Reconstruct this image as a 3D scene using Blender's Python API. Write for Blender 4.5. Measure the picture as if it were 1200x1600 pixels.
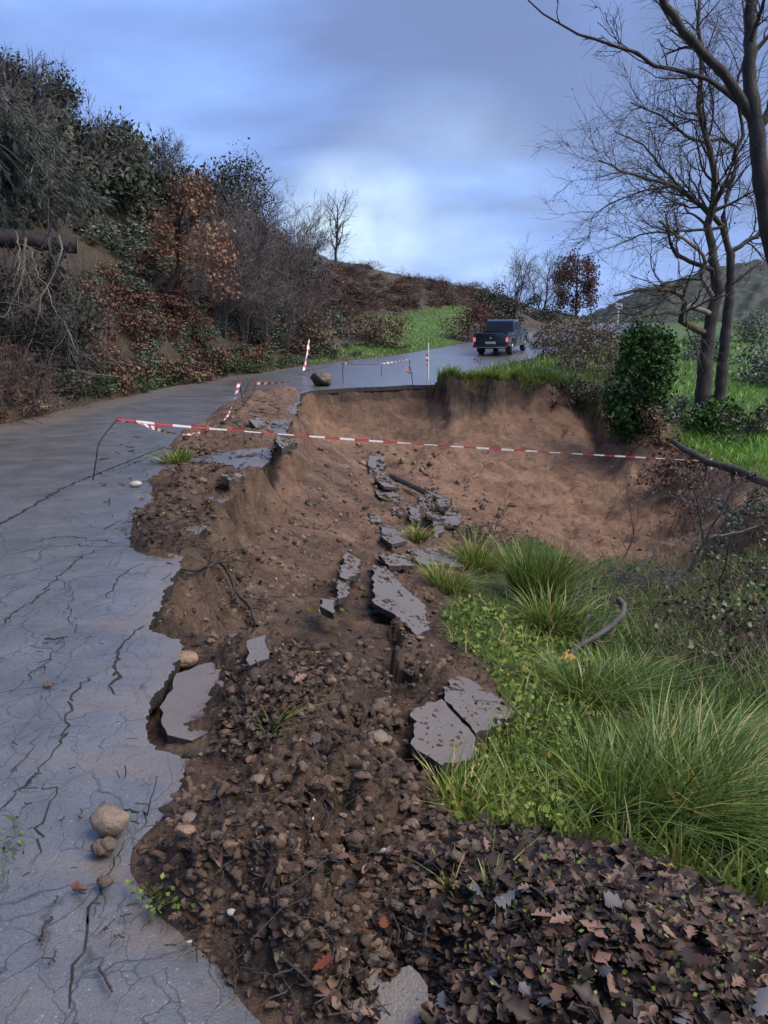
import bpy, bmesh, math
import numpy as np
from mathutils import Vector, Matrix

for o in list(bpy.data.objects):
    bpy.data.objects.remove(o, do_unlink=True)
SC = bpy.context.scene
COL = SC.collection
R = math.radians

# ------------------------------------------------------------------ camera, sky, sun, exposure
PITCH, FPX, CAMH = 13.0, 1200.0, 1.65
cam_d = bpy.data.cameras.new('camera')
cam_d.sensor_fit = 'VERTICAL'; cam_d.sensor_height = 36.0
cam_d.lens = 36.0 * FPX / 1600.0
cam_d.clip_start = 0.05; cam_d.clip_end = 4000
cam = bpy.data.objects.new('camera', cam_d); COL.objects.link(cam)
cam.location = (0, 0, CAMH); cam.rotation_euler = (R(90 - PITCH), 0, 0)
SC.camera = cam

SUN_EL, SUN_AZ = 54.0, 105.0       # azimuth measured clockwise from +Y: high on the right, behind cloud
sun_d = bpy.data.lights.new('sun', 'SUN'); sun_d.energy = 1.5; sun_d.angle = R(48); sun_d.color = (1.0, 0.89, 0.74)
sun = bpy.data.objects.new('sun', sun_d); COL.objects.link(sun)
sv = Vector((math.cos(R(SUN_EL)) * math.sin(R(SUN_AZ)), math.cos(R(SUN_EL)) * math.cos(R(SUN_AZ)), math.sin(R(SUN_EL))))
sun.rotation_euler = sv.to_track_quat('Z', 'Y').to_euler(); sun.location = sv * 50

SKYX, SKYY = 7.3, 5.9
W = bpy.data.worlds.new('World'); SC.world = W; W.use_nodes = True
wt = W.node_tree; wt.nodes.clear()
def wn(t, **k):
    n = wt.nodes.new(t)
    for a, b in k.items(): setattr(n, a, b)
    return n
def wmath(op, a, b=None, clamp=False):
    n = wn('ShaderNodeMath', operation=op); n.use_clamp = clamp
    for i, v in enumerate((a, b)):
        if v is None: continue
        if isinstance(v, (int, float)): n.inputs[i].default_value = v
        else: wt.links.new(v, n.inputs[i])
    return n.outputs[0]
tc = wn('ShaderNodeTexCoord'); sep = wn('ShaderNodeSeparateXYZ'); wt.links.new(tc.outputs['Generated'], sep.inputs[0])
sky = wn('ShaderNodeTexSky', sky_type='NISHITA'); sky.sun_disc = False
sky.sun_elevation = R(SUN_EL); sky.sun_rotation = R(SUN_AZ); sky.dust_density = 2.0
zz = wmath('ADD', wmath('MAXIMUM', sep.outputs[2], 0.0), 0.22)
cmb = wn('ShaderNodeCombineXYZ')
wt.links.new(wmath('DIVIDE', sep.outputs[0], zz), cmb.inputs[0]); wt.links.new(wmath('DIVIDE', sep.outputs[1], zz), cmb.inputs[1])
mp = wn('ShaderNodeMapping'); wt.links.new(cmb.outputs[0], mp.inputs[0])
mp.inputs['Location'].default_value = (SKYX, SKYY, 4.2); mp.inputs['Scale'].default_value = (0.62, 1.0, 1.0); mp.inputs['Rotation'].default_value = (0, 0, 0.45)
n1 = wn('ShaderNodeTexNoise'); wt.links.new(mp.outputs[0], n1.inputs['Vector'])
n1.inputs['Scale'].default_value = 1.3; n1.inputs['Detail'].default_value = 7.0; n1.inputs['Roughness'].default_value = 0.50; n1.inputs['Distortion'].default_value = 0.2
rmp = wn('ShaderNodeValToRGB'); wt.links.new(n1.outputs[0], rmp.inputs[0])
cr = rmp.color_ramp; cr.interpolation = 'B_SPLINE'
cr.elements[0].position = 0.38; cr.elements[0].color = (0.150, 0.205, 0.395, 1)
cr.elements[1].position = 0.70; cr.elements[1].color = (0.50, 0.68, 0.97, 1)
e = cr.elements.new(0.47); e.color = (0.185, 0.285, 0.60, 1)
e = cr.elements.new(0.58); e.color = (0.235, 0.40, 0.86, 1)
# the pale gap in the cloud low over the ridge ahead, and paler air towards the whole horizon
def gap(px, py, w, amt):
    u, v = (px - 600) / FPX, -(py - 800) / FPX
    p = R(PITCH)
    d = Vector((u, math.cos(p) + v * math.sin(p), -math.sin(p) + v * math.cos(p))).normalized()
    dot = wn('ShaderNodeVectorMath', operation='DOT_PRODUCT'); wt.links.new(tc.outputs['Generated'], dot.inputs[0]); dot.inputs[1].default_value = d
    a = wmath('SUBTRACT', dot.outputs['Value'], math.cos(R(w)))
    a = wmath('DIVIDE', a, 1 - math.cos(R(w)), True)
    n = wn('ShaderNodeTexNoise'); n.inputs['Scale'].default_value = 4.5; n.inputs['Detail'].default_value = 6; n.inputs['Distortion'].default_value = 0.25; m_ = wn('ShaderNodeMapping'); m_.inputs['Scale'].default_value = (1, 1, 1.45); wt.links.new(tc.outputs['Generated'], m_.inputs[0]); wt.links.new(m_.outputs[0], n.inputs['Vector'])
    b = wmath('MULTIPLY', wmath('SUBTRACT', n.outputs[0], 0.38), 4.2, True)
    return wmath('MULTIPLY', wmath('MULTIPLY', wmath('POWER', a, 1.3), b), amt)
g = wmath('ADD', wmath('ADD', gap(560, 352, 5.5, 0.62), gap(500, 332, 4.5, 0.45)), gap(690, 352, 10, 0.30), True)
horz = wmath('MULTIPLY', wmath('SUBTRACT', 0.30, wmath('ABSOLUTE', sep.outputs[2])), 1.3, True)
mixh = wn('ShaderNodeMix', data_type='RGBA'); wt.links.new(horz, mixh.inputs[0]); wt.links.new(rmp.outputs[0], mixh.inputs[6]); mixh.inputs[7].default_value = (0.30, 0.475, 0.93, 1)
mixg = wn('ShaderNodeMix', data_type='RGBA'); wt.links.new(g, mixg.inputs[0]); wt.links.new(mixh.outputs[2], mixg.inputs[6]); mixg.inputs[7].default_value = (0.72, 0.90, 0.98, 1)
sc10 = wn('ShaderNodeVectorMath', operation='SCALE'); wt.links.new(mixg.outputs[2], sc10.inputs[0]); sc10.inputs['Scale'].default_value = 3.55
mixs = wn('ShaderNodeMix', data_type='RGBA'); mixs.inputs[0].default_value = 0.94
wt.links.new(sky.outputs[0], mixs.inputs[6]); wt.links.new(sc10.outputs[0], mixs.inputs[7])
bg = wn('ShaderNodeBackground'); bg.inputs[1].default_value = 0.10; wt.links.new(mixs.outputs[2], bg.inputs[0])
wo = wn('ShaderNodeOutputWorld'); wt.links.new(bg.outputs[0], wo.inputs[0])

SC.view_settings.view_transform = 'Standard'; SC.view_settings.look = 'None'
SC.view_settings.exposure = 1.80; SC.view_settings.gamma = 1.0; SC.view_settings.use_curve_mapping = False
SC.cycles.use_denoising = True
SC.cycles.max_bounces = 6; SC.cycles.diffuse_bounces = 3; SC.cycles.glossy_bounces = 3; SC.cycles.transmission_bounces = 4

# ------------------------------------------------------------------ projection helpers (1200 x 1600 photograph)
SP, CP = math.sin(R(PITCH)), math.cos(R(PITCH))
def ray(px, py):
    u = (np.asarray(px, float) - 600) / FPX; v = -(np.asarray(py, float) - 800) / FPX
    fy = CP + v * SP
    return u / fy, (-SP + v * CP) / fy          # dX/dY, dZ/dY
def at(px, py, Y):
    a, b = ray(px, py)
    return Vector((float(a) * Y, Y, CAMH + float(b) * Y))
def gz(px, py, z):
    a, b = ray(px, py)
    return at(px, py, (z - CAMH) / float(b))
def proj(P):
    P = np.asarray(P, float); X, Y, Z = P[..., 0], P[..., 1], P[..., 2] - CAMH
    d = np.maximum(Y * CP - Z * SP, 1e-3); up = Y * SP + Z * CP
    return 600 + FPX * X / d, 800 - FPX * up / d
def inpoly(px, py, poly):
    px = np.asarray(px, float); py = np.asarray(py, float); r = np.zeros(px.shape, bool); n = len(poly)
    for i in range(n):
        x0, y0 = poly[i]; x1, y1 = poly[(i + 1) % n]
        if y0 == y1: continue
        c = (y0 > py) != (y1 > py)
        r ^= c & (px < (x1 - x0) * (py - y0) / (y1 - y0) + x0)
    return r
def polysd(x, y, poly, inside=True):
    """signed distance to a closed polygon, positive inside"""
    d2 = np.full(x.shape, 1e9)
    n = len(poly)
    for i in range(n):
        ax, ay = poly[i]; bx, by = poly[(i + 1) % n]
        ex, ey = bx - ax, by - ay; L = ex * ex + ey * ey + 1e-12
        t = np.clip(((x - ax) * ex + (y - ay) * ey) / L, 0, 1)
        d2 = np.minimum(d2, (x - ax - t * ex) ** 2 + (y - ay - t * ey) ** 2)
    d = np.sqrt(d2)
    return np.where(inpoly(x, y, poly), d, -d)

# ------------------------------------------------------------------ numpy noise
def h01(ix, iy, s):
    h = (ix.astype(np.int64) * 374761393 + iy.astype(np.int64) * 668265263 + int(s) * 1442695041) & 0xffffffff
    h = ((h ^ (h >> 13)) * 1274126177) & 0xffffffff
    h = ((h ^ (h >> 16)) * 2246822519) & 0xffffffff
    return ((h ^ (h >> 15)) & 0xffffff) / float(0xffffff)
def vn(x, y, s=0):
    x = np.asarray(x, float); y = np.asarray(y, float)
    ix, iy = np.floor(x), np.floor(y); fx, fy = x - ix, y - iy
    fx = fx ** 3 * (fx * (fx * 6 - 15) + 10); fy = fy ** 3 * (fy * (fy * 6 - 15) + 10)
    a, b, c, d = h01(ix, iy, s), h01(ix + 1, iy, s), h01(ix, iy + 1, s), h01(ix + 1, iy + 1, s)
    return (a + (b - a) * fx) * (1 - fy) + (c + (d - c) * fx) * fy
def fbm(x, y, o=4, s=0, g=0.5):
    t = 0; a = 1; n = 0
    for k in range(o):
        t = t + a * (vn(x, y, s + k * 17) * 2 - 1); n += a; a *= g; x = x * 2.03 + 3.1; y = y * 2.03 - 1.7
    return t / n
def clods(x, y, s=0):
    """rounded lumps of random height, one for each cell"""
    ix, iy = np.floor(x), np.floor(y); best = np.zeros(np.shape(x))
    for dx in (-1, 0, 1):
        for dy in (-1, 0, 1):
            cx, cy = ix + dx, iy + dy
            qx = cx + h01(cx, cy, s); qy = cy + h01(cx, cy, s + 7); am = h01(cx, cy, s + 13) ** 1.5; rr = 0.45 + 0.45 * h01(cx, cy, s + 19)
            d = ((x - qx) ** 2 + (y - qy) ** 2) / rr ** 2
            best = np.maximum(best, am * np.sqrt(np.maximum(0, 1 - d)))
    return best
def sstep(a, b, x):
    t = np.clip((x - a) / (b - a), 0, 1); return t * t * (3 - 2 * t)

# ------------------------------------------------------------------ mesh and object helpers
def mesh_np(name, V, Fs, smooth=False, attrs=None):
    V = np.ascontiguousarray(V, np.float32)
    if not isinstance(Fs, (list, tuple)): Fs = [Fs]
    Fs = [np.asarray(f, np.int32) for f in Fs if len(f)]
    me = bpy.data.meshes.new(name)
    me.vertices.add(len(V)); me.vertices.foreach_set('co', V.ravel())
    nl = sum(f.size for f in Fs); npoly = sum(len(f) for f in Fs)
    me.loops.add(nl); me.polygons.add(npoly)
    me.loops.foreach_set('vertex_index', np.concatenate([f.ravel() for f in Fs]))
    tot = np.concatenate([np.full(len(f), f.shape[1], np.int32) for f in Fs])
    me.polygons.foreach_set('loop_start', np.concatenate([[0], np.cumsum(tot)[:-1]]).astype(np.int32))
    if smooth: me.polygons.foreach_set('use_smooth', np.ones(npoly, bool))
    me.update(calc_edges=True)
    for k, a in (attrs or {}).items():
        a = np.ascontiguousarray(a, np.float32)
        if a.ndim == 1:
            at_ = me.attributes.new(k, 'FLOAT', 'POINT'); at_.data.foreach_set('value', a)
        else:
            at_ = me.attributes.new(k, 'FLOAT_COLOR', 'POINT')
            at_.data.foreach_set('color', np.concatenate([a, np.ones((len(a), 1), np.float32)], 1).ravel() if a.shape[1] == 3 else a.ravel())
    return me
def obj(name, me, mat=None, parent=None, loc=None, rot=None):
    o = bpy.data.objects.new(name, me); COL.objects.link(o)
    if mat is not None and me is not None and not me.materials: me.materials.append(mat)
    if parent is not None: o.parent = parent
    if loc is not None: o.location = loc
    if rot is not None: o.rotation_euler = rot
    return o
def tag(o, label=None, cat=None, group=None, kind=None):
    if label: o['label'] = label
    if cat: o['category'] = cat
    if group: o['group'] = group
    if kind: o['kind'] = kind
    return o
def empty(name, loc=(0, 0, 0), rz=0.0):
    o = bpy.data.objects.new(name, None); COL.objects.link(o); o.location = loc; o.rotation_euler = (0, 0, rz); o.empty_display_size = 0.2
    return o
class Acc:
    """collects pieces (verts, faces, tint) into one mesh"""
    def __init__(s): s.V = []; s.F = {}; s.T = []; s.n = 0
    def add(s, V, F, T=None):
        V = np.asarray(V, float); F = np.asarray(F)
        s.V.append(V); s.F.setdefault(F.shape[1], []).append(F + s.n); s.n += len(V)
        s.T.append(np.full(len(V), 0.5) if T is None else np.broadcast_to(np.asarray(T, float), (len(V),)))
    def mesh(s, name, smooth=False):
        return mesh_np(name, np.concatenate(s.V), [np.concatenate(f) for f in s.F.values()], smooth, {'tint': np.concatenate(s.T)})

# ------------------------------------------------------------------ materials
def nodemat(name):
    m = bpy.data.materials.new(name); m.use_nodes = True; t = m.node_tree; t.nodes.clear()
    o = t.nodes.new('ShaderNodeOutputMaterial'); b = t.nodes.new('ShaderNodeBsdfPrincipled'); t.links.new(b.outputs[0], o.inputs[0])
    return m, t, b
class NT:
    def __init__(s, t): s.t = t
    def n(s, ty, **k):
        x = s.t.nodes.new(ty)
        for a, b in k.items(): setattr(x, a, b)
        return x
    def l(s, a, b): s.t.links.new(a, b)
    def pos(s): return s.n('ShaderNodeNewGeometry').outputs['Position']
    def obj(s): return s.n('ShaderNodeTexCoord').outputs['Object']
    def attr(s, nm, out='Fac'): x = s.n('ShaderNodeAttribute'); x.attribute_name = nm; return x.outputs[out]
    def noise(s, vec, scale, detail=4, rough=0.55, dist=0.0):
        x = s.n('ShaderNodeTexNoise'); s.l(vec, x.inputs['Vector']); x.inputs['Scale'].default_value = scale
        x.inputs['Detail'].default_value = detail; x.inputs['Roughness'].default_value = rough; x.inputs['Distortion'].default_value = dist
        return x.outputs[0]
    def vor(s, vec, scale, feature='F1', out='Distance', rnd=1.0):
        x = s.n('ShaderNodeTexVoronoi', feature=feature); s.l(vec, x.inputs['Vector']); x.inputs['Scale'].default_value = scale; x.inputs['Randomness'].default_value = rnd
        return x.outputs[out]
    def ramp(s, f, stops, interp='LINEAR'):
        x = s.n('ShaderNodeValToRGB'); s.l(f, x.inputs[0]); c = x.color_ramp; c.interpolation = interp
        while len(c.elements) < len(stops): c.elements.new(0.5)
        for e_, (p, col) in zip(c.elements, stops):
            e_.position = p; e_.color = (*col, 1) if isinstance(col, (tuple, list)) else (col, col, col, 1)
        return x.outputs[0]
    def math(s, op, a, b=None, clamp=False):
        x = s.n('ShaderNodeMath', operation=op); x.use_clamp = clamp
        for i, v in enumerate((a, b)):
            if v is None: continue
            if isinstance(v, (int, float)): x.inputs[i].default_value = v
            else: s.l(v, x.inputs[i])
        return x.outputs[0]
    def mix(s, f, a, b, blend='MIX'):
        x = s.n('ShaderNodeMix', data_type='RGBA', blend_type=blend)
        for i, v in ((0, f), (6, a), (7, b)):
            if isinstance(v, (int, float)): x.inputs[i].default_value = v
            elif isinstance(v, (tuple, list)): x.inputs[i].default_value = (*v, 1)
            else: s.l(v, x.inputs[i])
        return x.outputs[2]
    def bump(s, h, strength, dist, normal=None):
        x = s.n('ShaderNodeBump'); s.l(h, x.inputs['Height']); x.inputs['Strength'].default_value = strength; x.inputs['Distance'].default_value = dist
        if normal is not None: s.l(normal, x.inputs['Normal'])
        return x.outputs[0]
def M_plain(name, col, rough=0.5, metal=0.0, vary=0.25, scale=8.0, bump=0.0, emit=None, estr=0.0):
    m, t, b = nodemat(name); N = NT(t)
    f = N.noise(N.obj(), scale, 5, 0.6)
    d = tuple(c * (1 - vary) for c in col); l = tuple(min(1, c * (1 + vary)) for c in col)
    N.l(N.ramp(f, [(0.3, d), (0.7, l)]), b.inputs['Base Color'])
    b.inputs['Roughness'].default_value = rough; b.inputs['Metallic'].default_value = metal
    if bump: N.l(N.bump(N.noise(N.obj(), scale * 6, 5, 0.6), 0.6, bump), b.inputs['Normal'])
    if emit: b.inputs['Emission Color'].default_value = (*emit, 1); b.inputs['Emission Strength'].default_value = estr
    return m
def M_leaf(name, stops, rough=0.5, spec=0.4, trans=0.0, nscale=0.7, namt=0.35):
    """foliage: colour by each leaf's own tint plus a slow drift through the plant"""
    m, t, b = nodemat(name); N = NT(t)
    f = N.math('ADD', N.attr('tint'), N.math('MULTIPLY', N.math('SUBTRACT', N.noise(N.pos(), nscale, 3), 0.5), namt))
    N.l(N.ramp(f, stops), b.inputs['Base Color'])
    b.inputs['Roughness'].default_value = rough; b.inputs['Specular IOR Level'].default_value = spec
    if trans:
        o = [x for x in t.nodes if x.type == 'OUTPUT_MATERIAL'][0]
        tr = N.n('ShaderNodeBsdfTranslucent'); N.l(N.ramp(f, stops), tr.inputs[0])
        mx = N.n('ShaderNodeMixShader'); mx.inputs[0].default_value = trans
        N.l(b.outputs[0], mx.inputs[1]); N.l(tr.outputs[0], mx.inputs[2]); N.l(mx.outputs[0], o.inputs[0])
    return m
def M_bark(name, dark, light, scale=6.0, rough=0.75, bump=0.05):
    m, t, b = nodemat(name); N = NT(t)
    p = N.obj()
    mpn = N.n('ShaderNodeMapping'); N.l(p, mpn.inputs[0]); mpn.inputs['Scale'].default_value = (1, 1, 0.35)
    f = N.noise(mpn.outputs[0], scale, 6, 0.65, 0.4)
    N.l(N.ramp(f, [(0.32, dark), (0.68, light)]), b.inputs['Base Color']); b.inputs['Roughness'].default_value = rough
    N.l(N.bump(N.noise(mpn.outputs[0], scale * 5, 5, 0.7), 0.7, bump), b.inputs['Normal'])
    return m

# ------------------------------------------------------------------ the lie of the land
ROADZ_Y = [-50, 0, 12, 21, 27, 33, 38, 43, 56, 75, 100, 140]
ROADZ_Z = [0, 0, 0.02, 0.13, 0.24, 0.40, 0.62, 0.88, 1.62, 2.75, 2.7, 1.5]
def road_z(x, y):
    y = np.asarray(y, float); x = np.asarray(x, float)
    z = sum(np.interp(y + d, ROADZ_Y, ROADZ_Z) for d in (-3, -1.5, 0, 1.5, 3)) / 5
    return z + 0.012 * fbm(x * 0.5, y * 0.5, 3, 5)
# left edge in metres, then the broken edge as seen from the road surface
LEFT = [(-7.9, -3), (-7.6, 4), (-7.35, 9), (-7.1, 13.5), (-6.75, 18), (-6.3, 22.5), (-5.3, 27), (-3.9, 31), (-2.1, 34.5), (0.1, 38), (2.4, 42.5), (9.0, 56), (17.6, 73), (30, 98), (46, 130)]
RIGHT_FAR = [(53, 127), (36.5, 95.5), (24.0, 70), (15.5, 53), (9.0, 40.5), (6.8, 36.5), (4.6, 32), (3.2, 28), (2.45, 25)]
EDGE_PX = [(672, 604), (640, 604), (600, 606), (560, 607), (520, 609), (484, 611), (470, 622), (462, 650), (440, 685), (415, 725), (380, 745), (365, 775), (330, 800), (300, 850), (282, 880),
           (268, 903), (246, 945), (228, 974), (252, 984), (277, 993), (284, 1012), (268, 1045), (246, 1082), (233, 1128), (243, 1158), (292, 1168), (335, 1178),
           (340, 1230), (320, 1290), (290, 1350), (300, 1400), (360, 1440), (420, 1500), (480, 1560), (560, 1640), (620, 1900)]
EDGE = []
for px, py in EDGE_PX:
    p = gz(px, py, float(road_z(0, 21)) - 0.01 if py < 615 else 0.0); EDGE.append((p.x, p.y))
EDGE.append((0.6, -3))
ROADPOLY = LEFT + RIGHT_FAR + EDGE
ROADPOLY_NP = [(float(a), float(b)) for a, b in ROADPOLY]

CT = []                                    # control points (x, y, z)
def c_w(*pts): CT.extend([tuple(map(float, p)) for p in pts])
def c_z(*pts):
    for px, py, z in pts: p = gz(px, py, z); CT.append((p.x, p.y, z))
def c_y(*pts):
    for px, py, Y in pts: p = at(px, py, Y); CT.append(tuple(p))
# debris lip along the road and what lies on the road
c_z((425, 1600, .00), (335, 1490, .00), (240, 1428, .00), (214, 1372, .00), (222, 1330, .00), (266, 1268, .00), (275, 1225, .0), (305, 1180, -.02), (352, 1130, -.03), (350, 1070, -.03),
    (262, 1120, -.16), (258, 1080, -.16), (300, 1110, -.12), (290, 1020, -.08), (280, 1000, -.10), (236, 985, -.15), (250, 955, -.14), (276, 915, -.12), (275, 893, -.06),
    (205, 845, .00), (202, 805, .01), (236, 775, .01), (268, 778, .02), (272, 740, .02), (262, 705, .02), (288, 678, .02), (330, 648, .04), (372, 628, .06))
c_z((250, 1360, .05), (320, 1330, .07), (290, 1400, .04), (400, 1430, .07), (480, 1500, .05), (380, 1480, .04), (560, 1580, -.02), (640, 1550, -.02), (520, 1590, -.02),
    (360, 1250, .05), (420, 1100, -.02), (420, 1200, .06), (500, 1300, .09), (560, 1420, .10), (600, 1340, .05), (640, 1480, .02), (520, 1180, .03), (600, 1200, -.1),
    (390, 1040, -.05), (340, 1010, -.08), (320, 970, -.12), (340, 930, -.2), (400, 960, -.12), (450, 1010, -.10), (460, 1080, -.06))
c_z((240, 830, .08), (270, 800, .12), (300, 780, .14), (330, 740, .14), (300, 700, .09), (350, 690, .11), (380, 660, .14), (400, 690, .10))
c_y((430, 603, 18.6), (455, 603, 19.0), (400, 612, 17.2), (385, 625, 15.6))
# lip of the hollow
c_z((470, 615, .10), (462, 650, .05), (447, 692, .0), (412, 735, .02), (372, 752, .06), (352, 800, .04), (318, 845, .0), (292, 882, -.06))
c_z((484, 650, -.25), (492, 690, -.40), (500, 730, -.75), (455, 765, -.58), (440, 800, -.70), (408, 830, -.62), (372, 868, -.52), (345, 895, -.42), (305, 935, -.22),
    (430, 880, -.62), (480, 830, -.95), (520, 790, -1.05), (520, 860, -.92), (450, 930, -.4), (500, 940, -.45), (470, 970, -.28), (540, 900, -.82), (520, 990, -.32), (580, 1020, -.42),
    (545, 960, -.40), (560, 880, -1.02), (600, 850, -1.15), (600, 900, -1.06), (590, 960, -.80), (640, 960, -.92), (660, 1000, -.80), (620, 1060, -.50), (660, 1060, -.52),
    (560, 800, -1.22), (560, 740, -1.30), (600, 730, -1.42), (610, 780, -1.38), (650, 720, -1.45), (650, 780, -1.48), (650, 850, -1.35), (700, 800, -1.6), (720, 870, -1.42), (700, 920, -1.22),
    (700, 1060, -.58), (740, 1100, -.55), (690, 1110, -.47), (700, 1180, -.36), (790, 1110, -.62), (650, 1140, -.34), (640, 1220, -.16), (700, 1240, -.26))
# far wall of the hollow
for px in (484, 520, 560, 600, 640, 672):
    c_y((px, 613, 21.25)); p = at(px, 640, 21.0); CT.append((p.x, 20.95, p.z))
c_y((700, 608, 21.9), (740, 608, 22.4), (780, 604, 22.8), (820, 598, 23.3), (860, 594, 24.0), (900, 606, 24.4), (935, 640, 23.5))
c_y((700, 635, 21.7), (740, 640, 22.0), (780, 640, 22.5), (820, 635, 23.0), (860, 635, 23.6), (895, 645, 23.7))
c_y((520, 680, 20.0), (560, 680, 20.2), (600, 675, 20.5), (650, 670, 20.7), (700, 675, 21.0), (750, 680, 21.2), (800, 680, 21.6), (850, 680, 22.0), (900, 690, 22.2))
c_y((540, 710, 18.6), (600, 705, 18.8), (660, 710, 19.2), (720, 720, 19.4), (780, 720, 19.8), (840, 725, 20.0), (900, 735, 20.2), (950, 745, 20.0))
c_z((700, 760, -1.62), (760, 760, -1.78), (820, 770, -1.95), (880, 780, -2.15), (940, 800, -2.3), (1000, 820, -2.45), (1050, 850, -2.55))
c_z((780, 820, -1.75), (840, 840, -1.95), (900, 850, -2.15), (960, 870, -2.35), (1020, 885, -2.5), (1070, 890, -2.5))
c_y((940, 665, 22.5), (975, 690, 20.5), (1000, 700, 19.5), (1010, 740, 19.0), (1040, 770, 17.5), (1060, 800, 16.5), (1000, 650, 21.0), (1030, 690, 20.0), (1060, 720, 18.5), (1080, 780, 16.8), (1090, 830, 15.2))
# grass, brush and bank to the right
c_z((780, 900, -1.45), (850, 920, -1.55), (920, 930, -1.75), (1000, 950, -1.75), (1080, 960, -1.8), (1160, 950, -1.75), (750, 980, -1.05), (820, 1010, -1.1), (900, 1030, -1.2), (1000, 1030, -1.3), (1100, 1040, -1.3), (1190, 1050, -1.25),
    (800, 1080, -.78), (880, 1110, -.8), (960, 1120, -.85), (1050, 1130, -.95), (1150, 1140, -.95), (780, 1170, -.48), (850, 1200, -.52), (930, 1220, -.6), (1020, 1240, -.65), (1120, 1250, -.7), (1190, 1260, -.72),
    (760, 1240, -.32), (840, 1270, -.35), (920, 1290, -.4), (1010, 1310, -.42), (1100, 1340, -.42), (1190, 1390, -.42))
c_z((700, 1300, -.05), (780, 1310, .02), (860, 1320, .04), (940, 1340, .06), (1010, 1365, .07), (1090, 1400, .07), (1160, 1440, .06), (1240, 1490, .05))
c_z((700, 1400, .08), (800, 1430, .16), (900, 1460, .2), (1000, 1500, .22), (1100, 1540, .22), (1190, 1580, .2), (760, 1540, .1), (900, 1580, .18), (1040, 1600, .2))
c_w((0.3, 0.5, 0.05), (1.2, 0.5, .2), (2.5, 0.6, .0), (4, 1, -1.0), (0.3, -2, 0), (2, -2, 0), (5, -2, -1.2), (3.2, 2.2, -.75), (4.5, 4, -1.2), (6, 6, -1.6), (8, 9, -1.7), (12, 6, -2), (15, 0, -2), (20, 12, -1.6))
c_y((1130, 880, 12.5), (1190, 870, 12.0), (1130, 800, 14.5), (1190, 800, 13.5), (1140, 740, 16.5), (1195, 745, 15.5), (1150, 690, 19.0), (1195, 690, 18.5))
c_y((1060, 660, 21.5), (1097, 640, 24.0), (1130, 628, 24.8), (1160, 650, 24), (1195, 660, 24), (1060, 600, 31), (1120, 605, 31), (1195, 615, 31), (1060, 565, 40), (1195, 565, 41), (1060, 540, 50), (1195, 535, 52), (1120, 515, 66), (1195, 510, 70),
    (1030, 620, 26), (980, 590, 28), (960, 560, 33), (1000, 545, 40), (1000, 520, 55), (1040, 505, 75))
c_w((30, 35, -0.2), (30, 20, -1), (45, 50, 0), (60, 30, 0), (60, 80, 2), (30, 10, -1.5), (20, 95, 3.4), (80, 120, 3), (50, 120, 1.6))
# verge between road and hollow
c_w((3.0, 24, .24), (3.6, 26, .42), (4.6, 29, .55), (6.4, 33, .62), (8.4, 37, .70), (11, 42, .9), (18, 54, 1.8), (27, 70, 3.0))
c_y((860, 575, 28), (900, 565, 31), (930, 585, 28), (880, 590, 26))
c_w((14, 46, 0.9), (22, 58, 1.7), (32, 74, 2.6))
# left bank and hillside
c_w((-7.9, 13.5, .12), (-7.6, 18, .16), (-7.1, 22.5, .2), (-6.2, 27.2, .3), (-4.8, 31.4, .45), (-3.0, 35, .55), (-.8, 38.6, .7), (1.6, 43, 1.0), (8, 56.5, 1.8), (16.5, 73.8, 3.1), (28, 100, 2.9))
c_w((-8.6, 9, .25), (-9.4, 4, .3), (-9.4, 0, .3), (-11, 6, 1.6), (-14, 4, 4), (-18, 6, 6), (-24, 10, 9.5), (-12, -3, 2), (-30, 30, 15), (-25, -3, 8))
c_y((60, 600, 17.6), (150, 560, 20.2), (0, 550, 16.6), (0, 400, 20.0), (150, 420, 25.5), (270, 455, 28), (270, 555, 24.8), (400, 555, 31), (450, 480, 38), (0, 200, 33), (0, 135, 40), (150, 255, 43), (280, 300, 51), (400, 355, 57), (340, 420, 38),
    (520, 415, 60), (600, 422, 70), (700, 443, 78), (780, 462, 85), (600, 500, 49), (560, 505, 46), (720, 482, 62), (640, 543, 45), (500, 555, 36), (560, 540, 42), (660, 500, 56), (600, 460, 60), (700, 462, 70))
c_w((-25, 48, 15), (-22, 60, 13), (-15, 70, 9.5), (0, 90, 6.5), (12, 100, 6.0), (-30, 90, 10), (-50, 60, 18), (-60, 20, 20), (20, 130, 4), (0, 140, 4), (60, 140, 1), (-40, 130, 6), (-8, 62, 8.6))
# the ground under the road
gx, gy = np.meshgrid(np.arange(-9, 60, 1.6), np.arange(-3, 130, 1.9)); gx = gx.ravel(); gy = gy.ravel()
s_ = polysd(gx, gy, ROADPOLY_NP)
P_DEB1 = [(192, 855), (196, 800), (230, 768), (258, 705), (286, 675), (338, 638), (425, 598), (475, 600), (470, 650), (452, 690), (425, 740), (375, 765), (360, 805), (310, 865), (288, 895), (262, 880)]
P_DEB2 = [(440, 1640), (335, 1496), (236, 1432), (206, 1374), (214, 1326), (262, 1262), (270, 1225), (296, 1176), (350, 1165), (420, 1200), (500, 1400), (640, 1640)]
pxa, pya = proj(np.stack([gx, gy, np.zeros(len(gx)) + .02], 1))
k_ = (s_ > 0.55) & ~(inpoly(pxa, pya, P_DEB1) & (gy > 4.5)) & ~(inpoly(pxa, pya, P_DEB2) & (gy < 4))
for x, y in zip(gx[k_], gy[k_]): CT.append((x, y, float(road_z(x, y)) - 0.16))
CTA = np.array(CT)
def _phi(d): return np.sqrt(d * d + 0.02) * 1.0
D = np.sqrt(((CTA[:, None, :2] - CTA[None, :, :2]) ** 2).sum(-1))
n_ = len(CTA)
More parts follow.
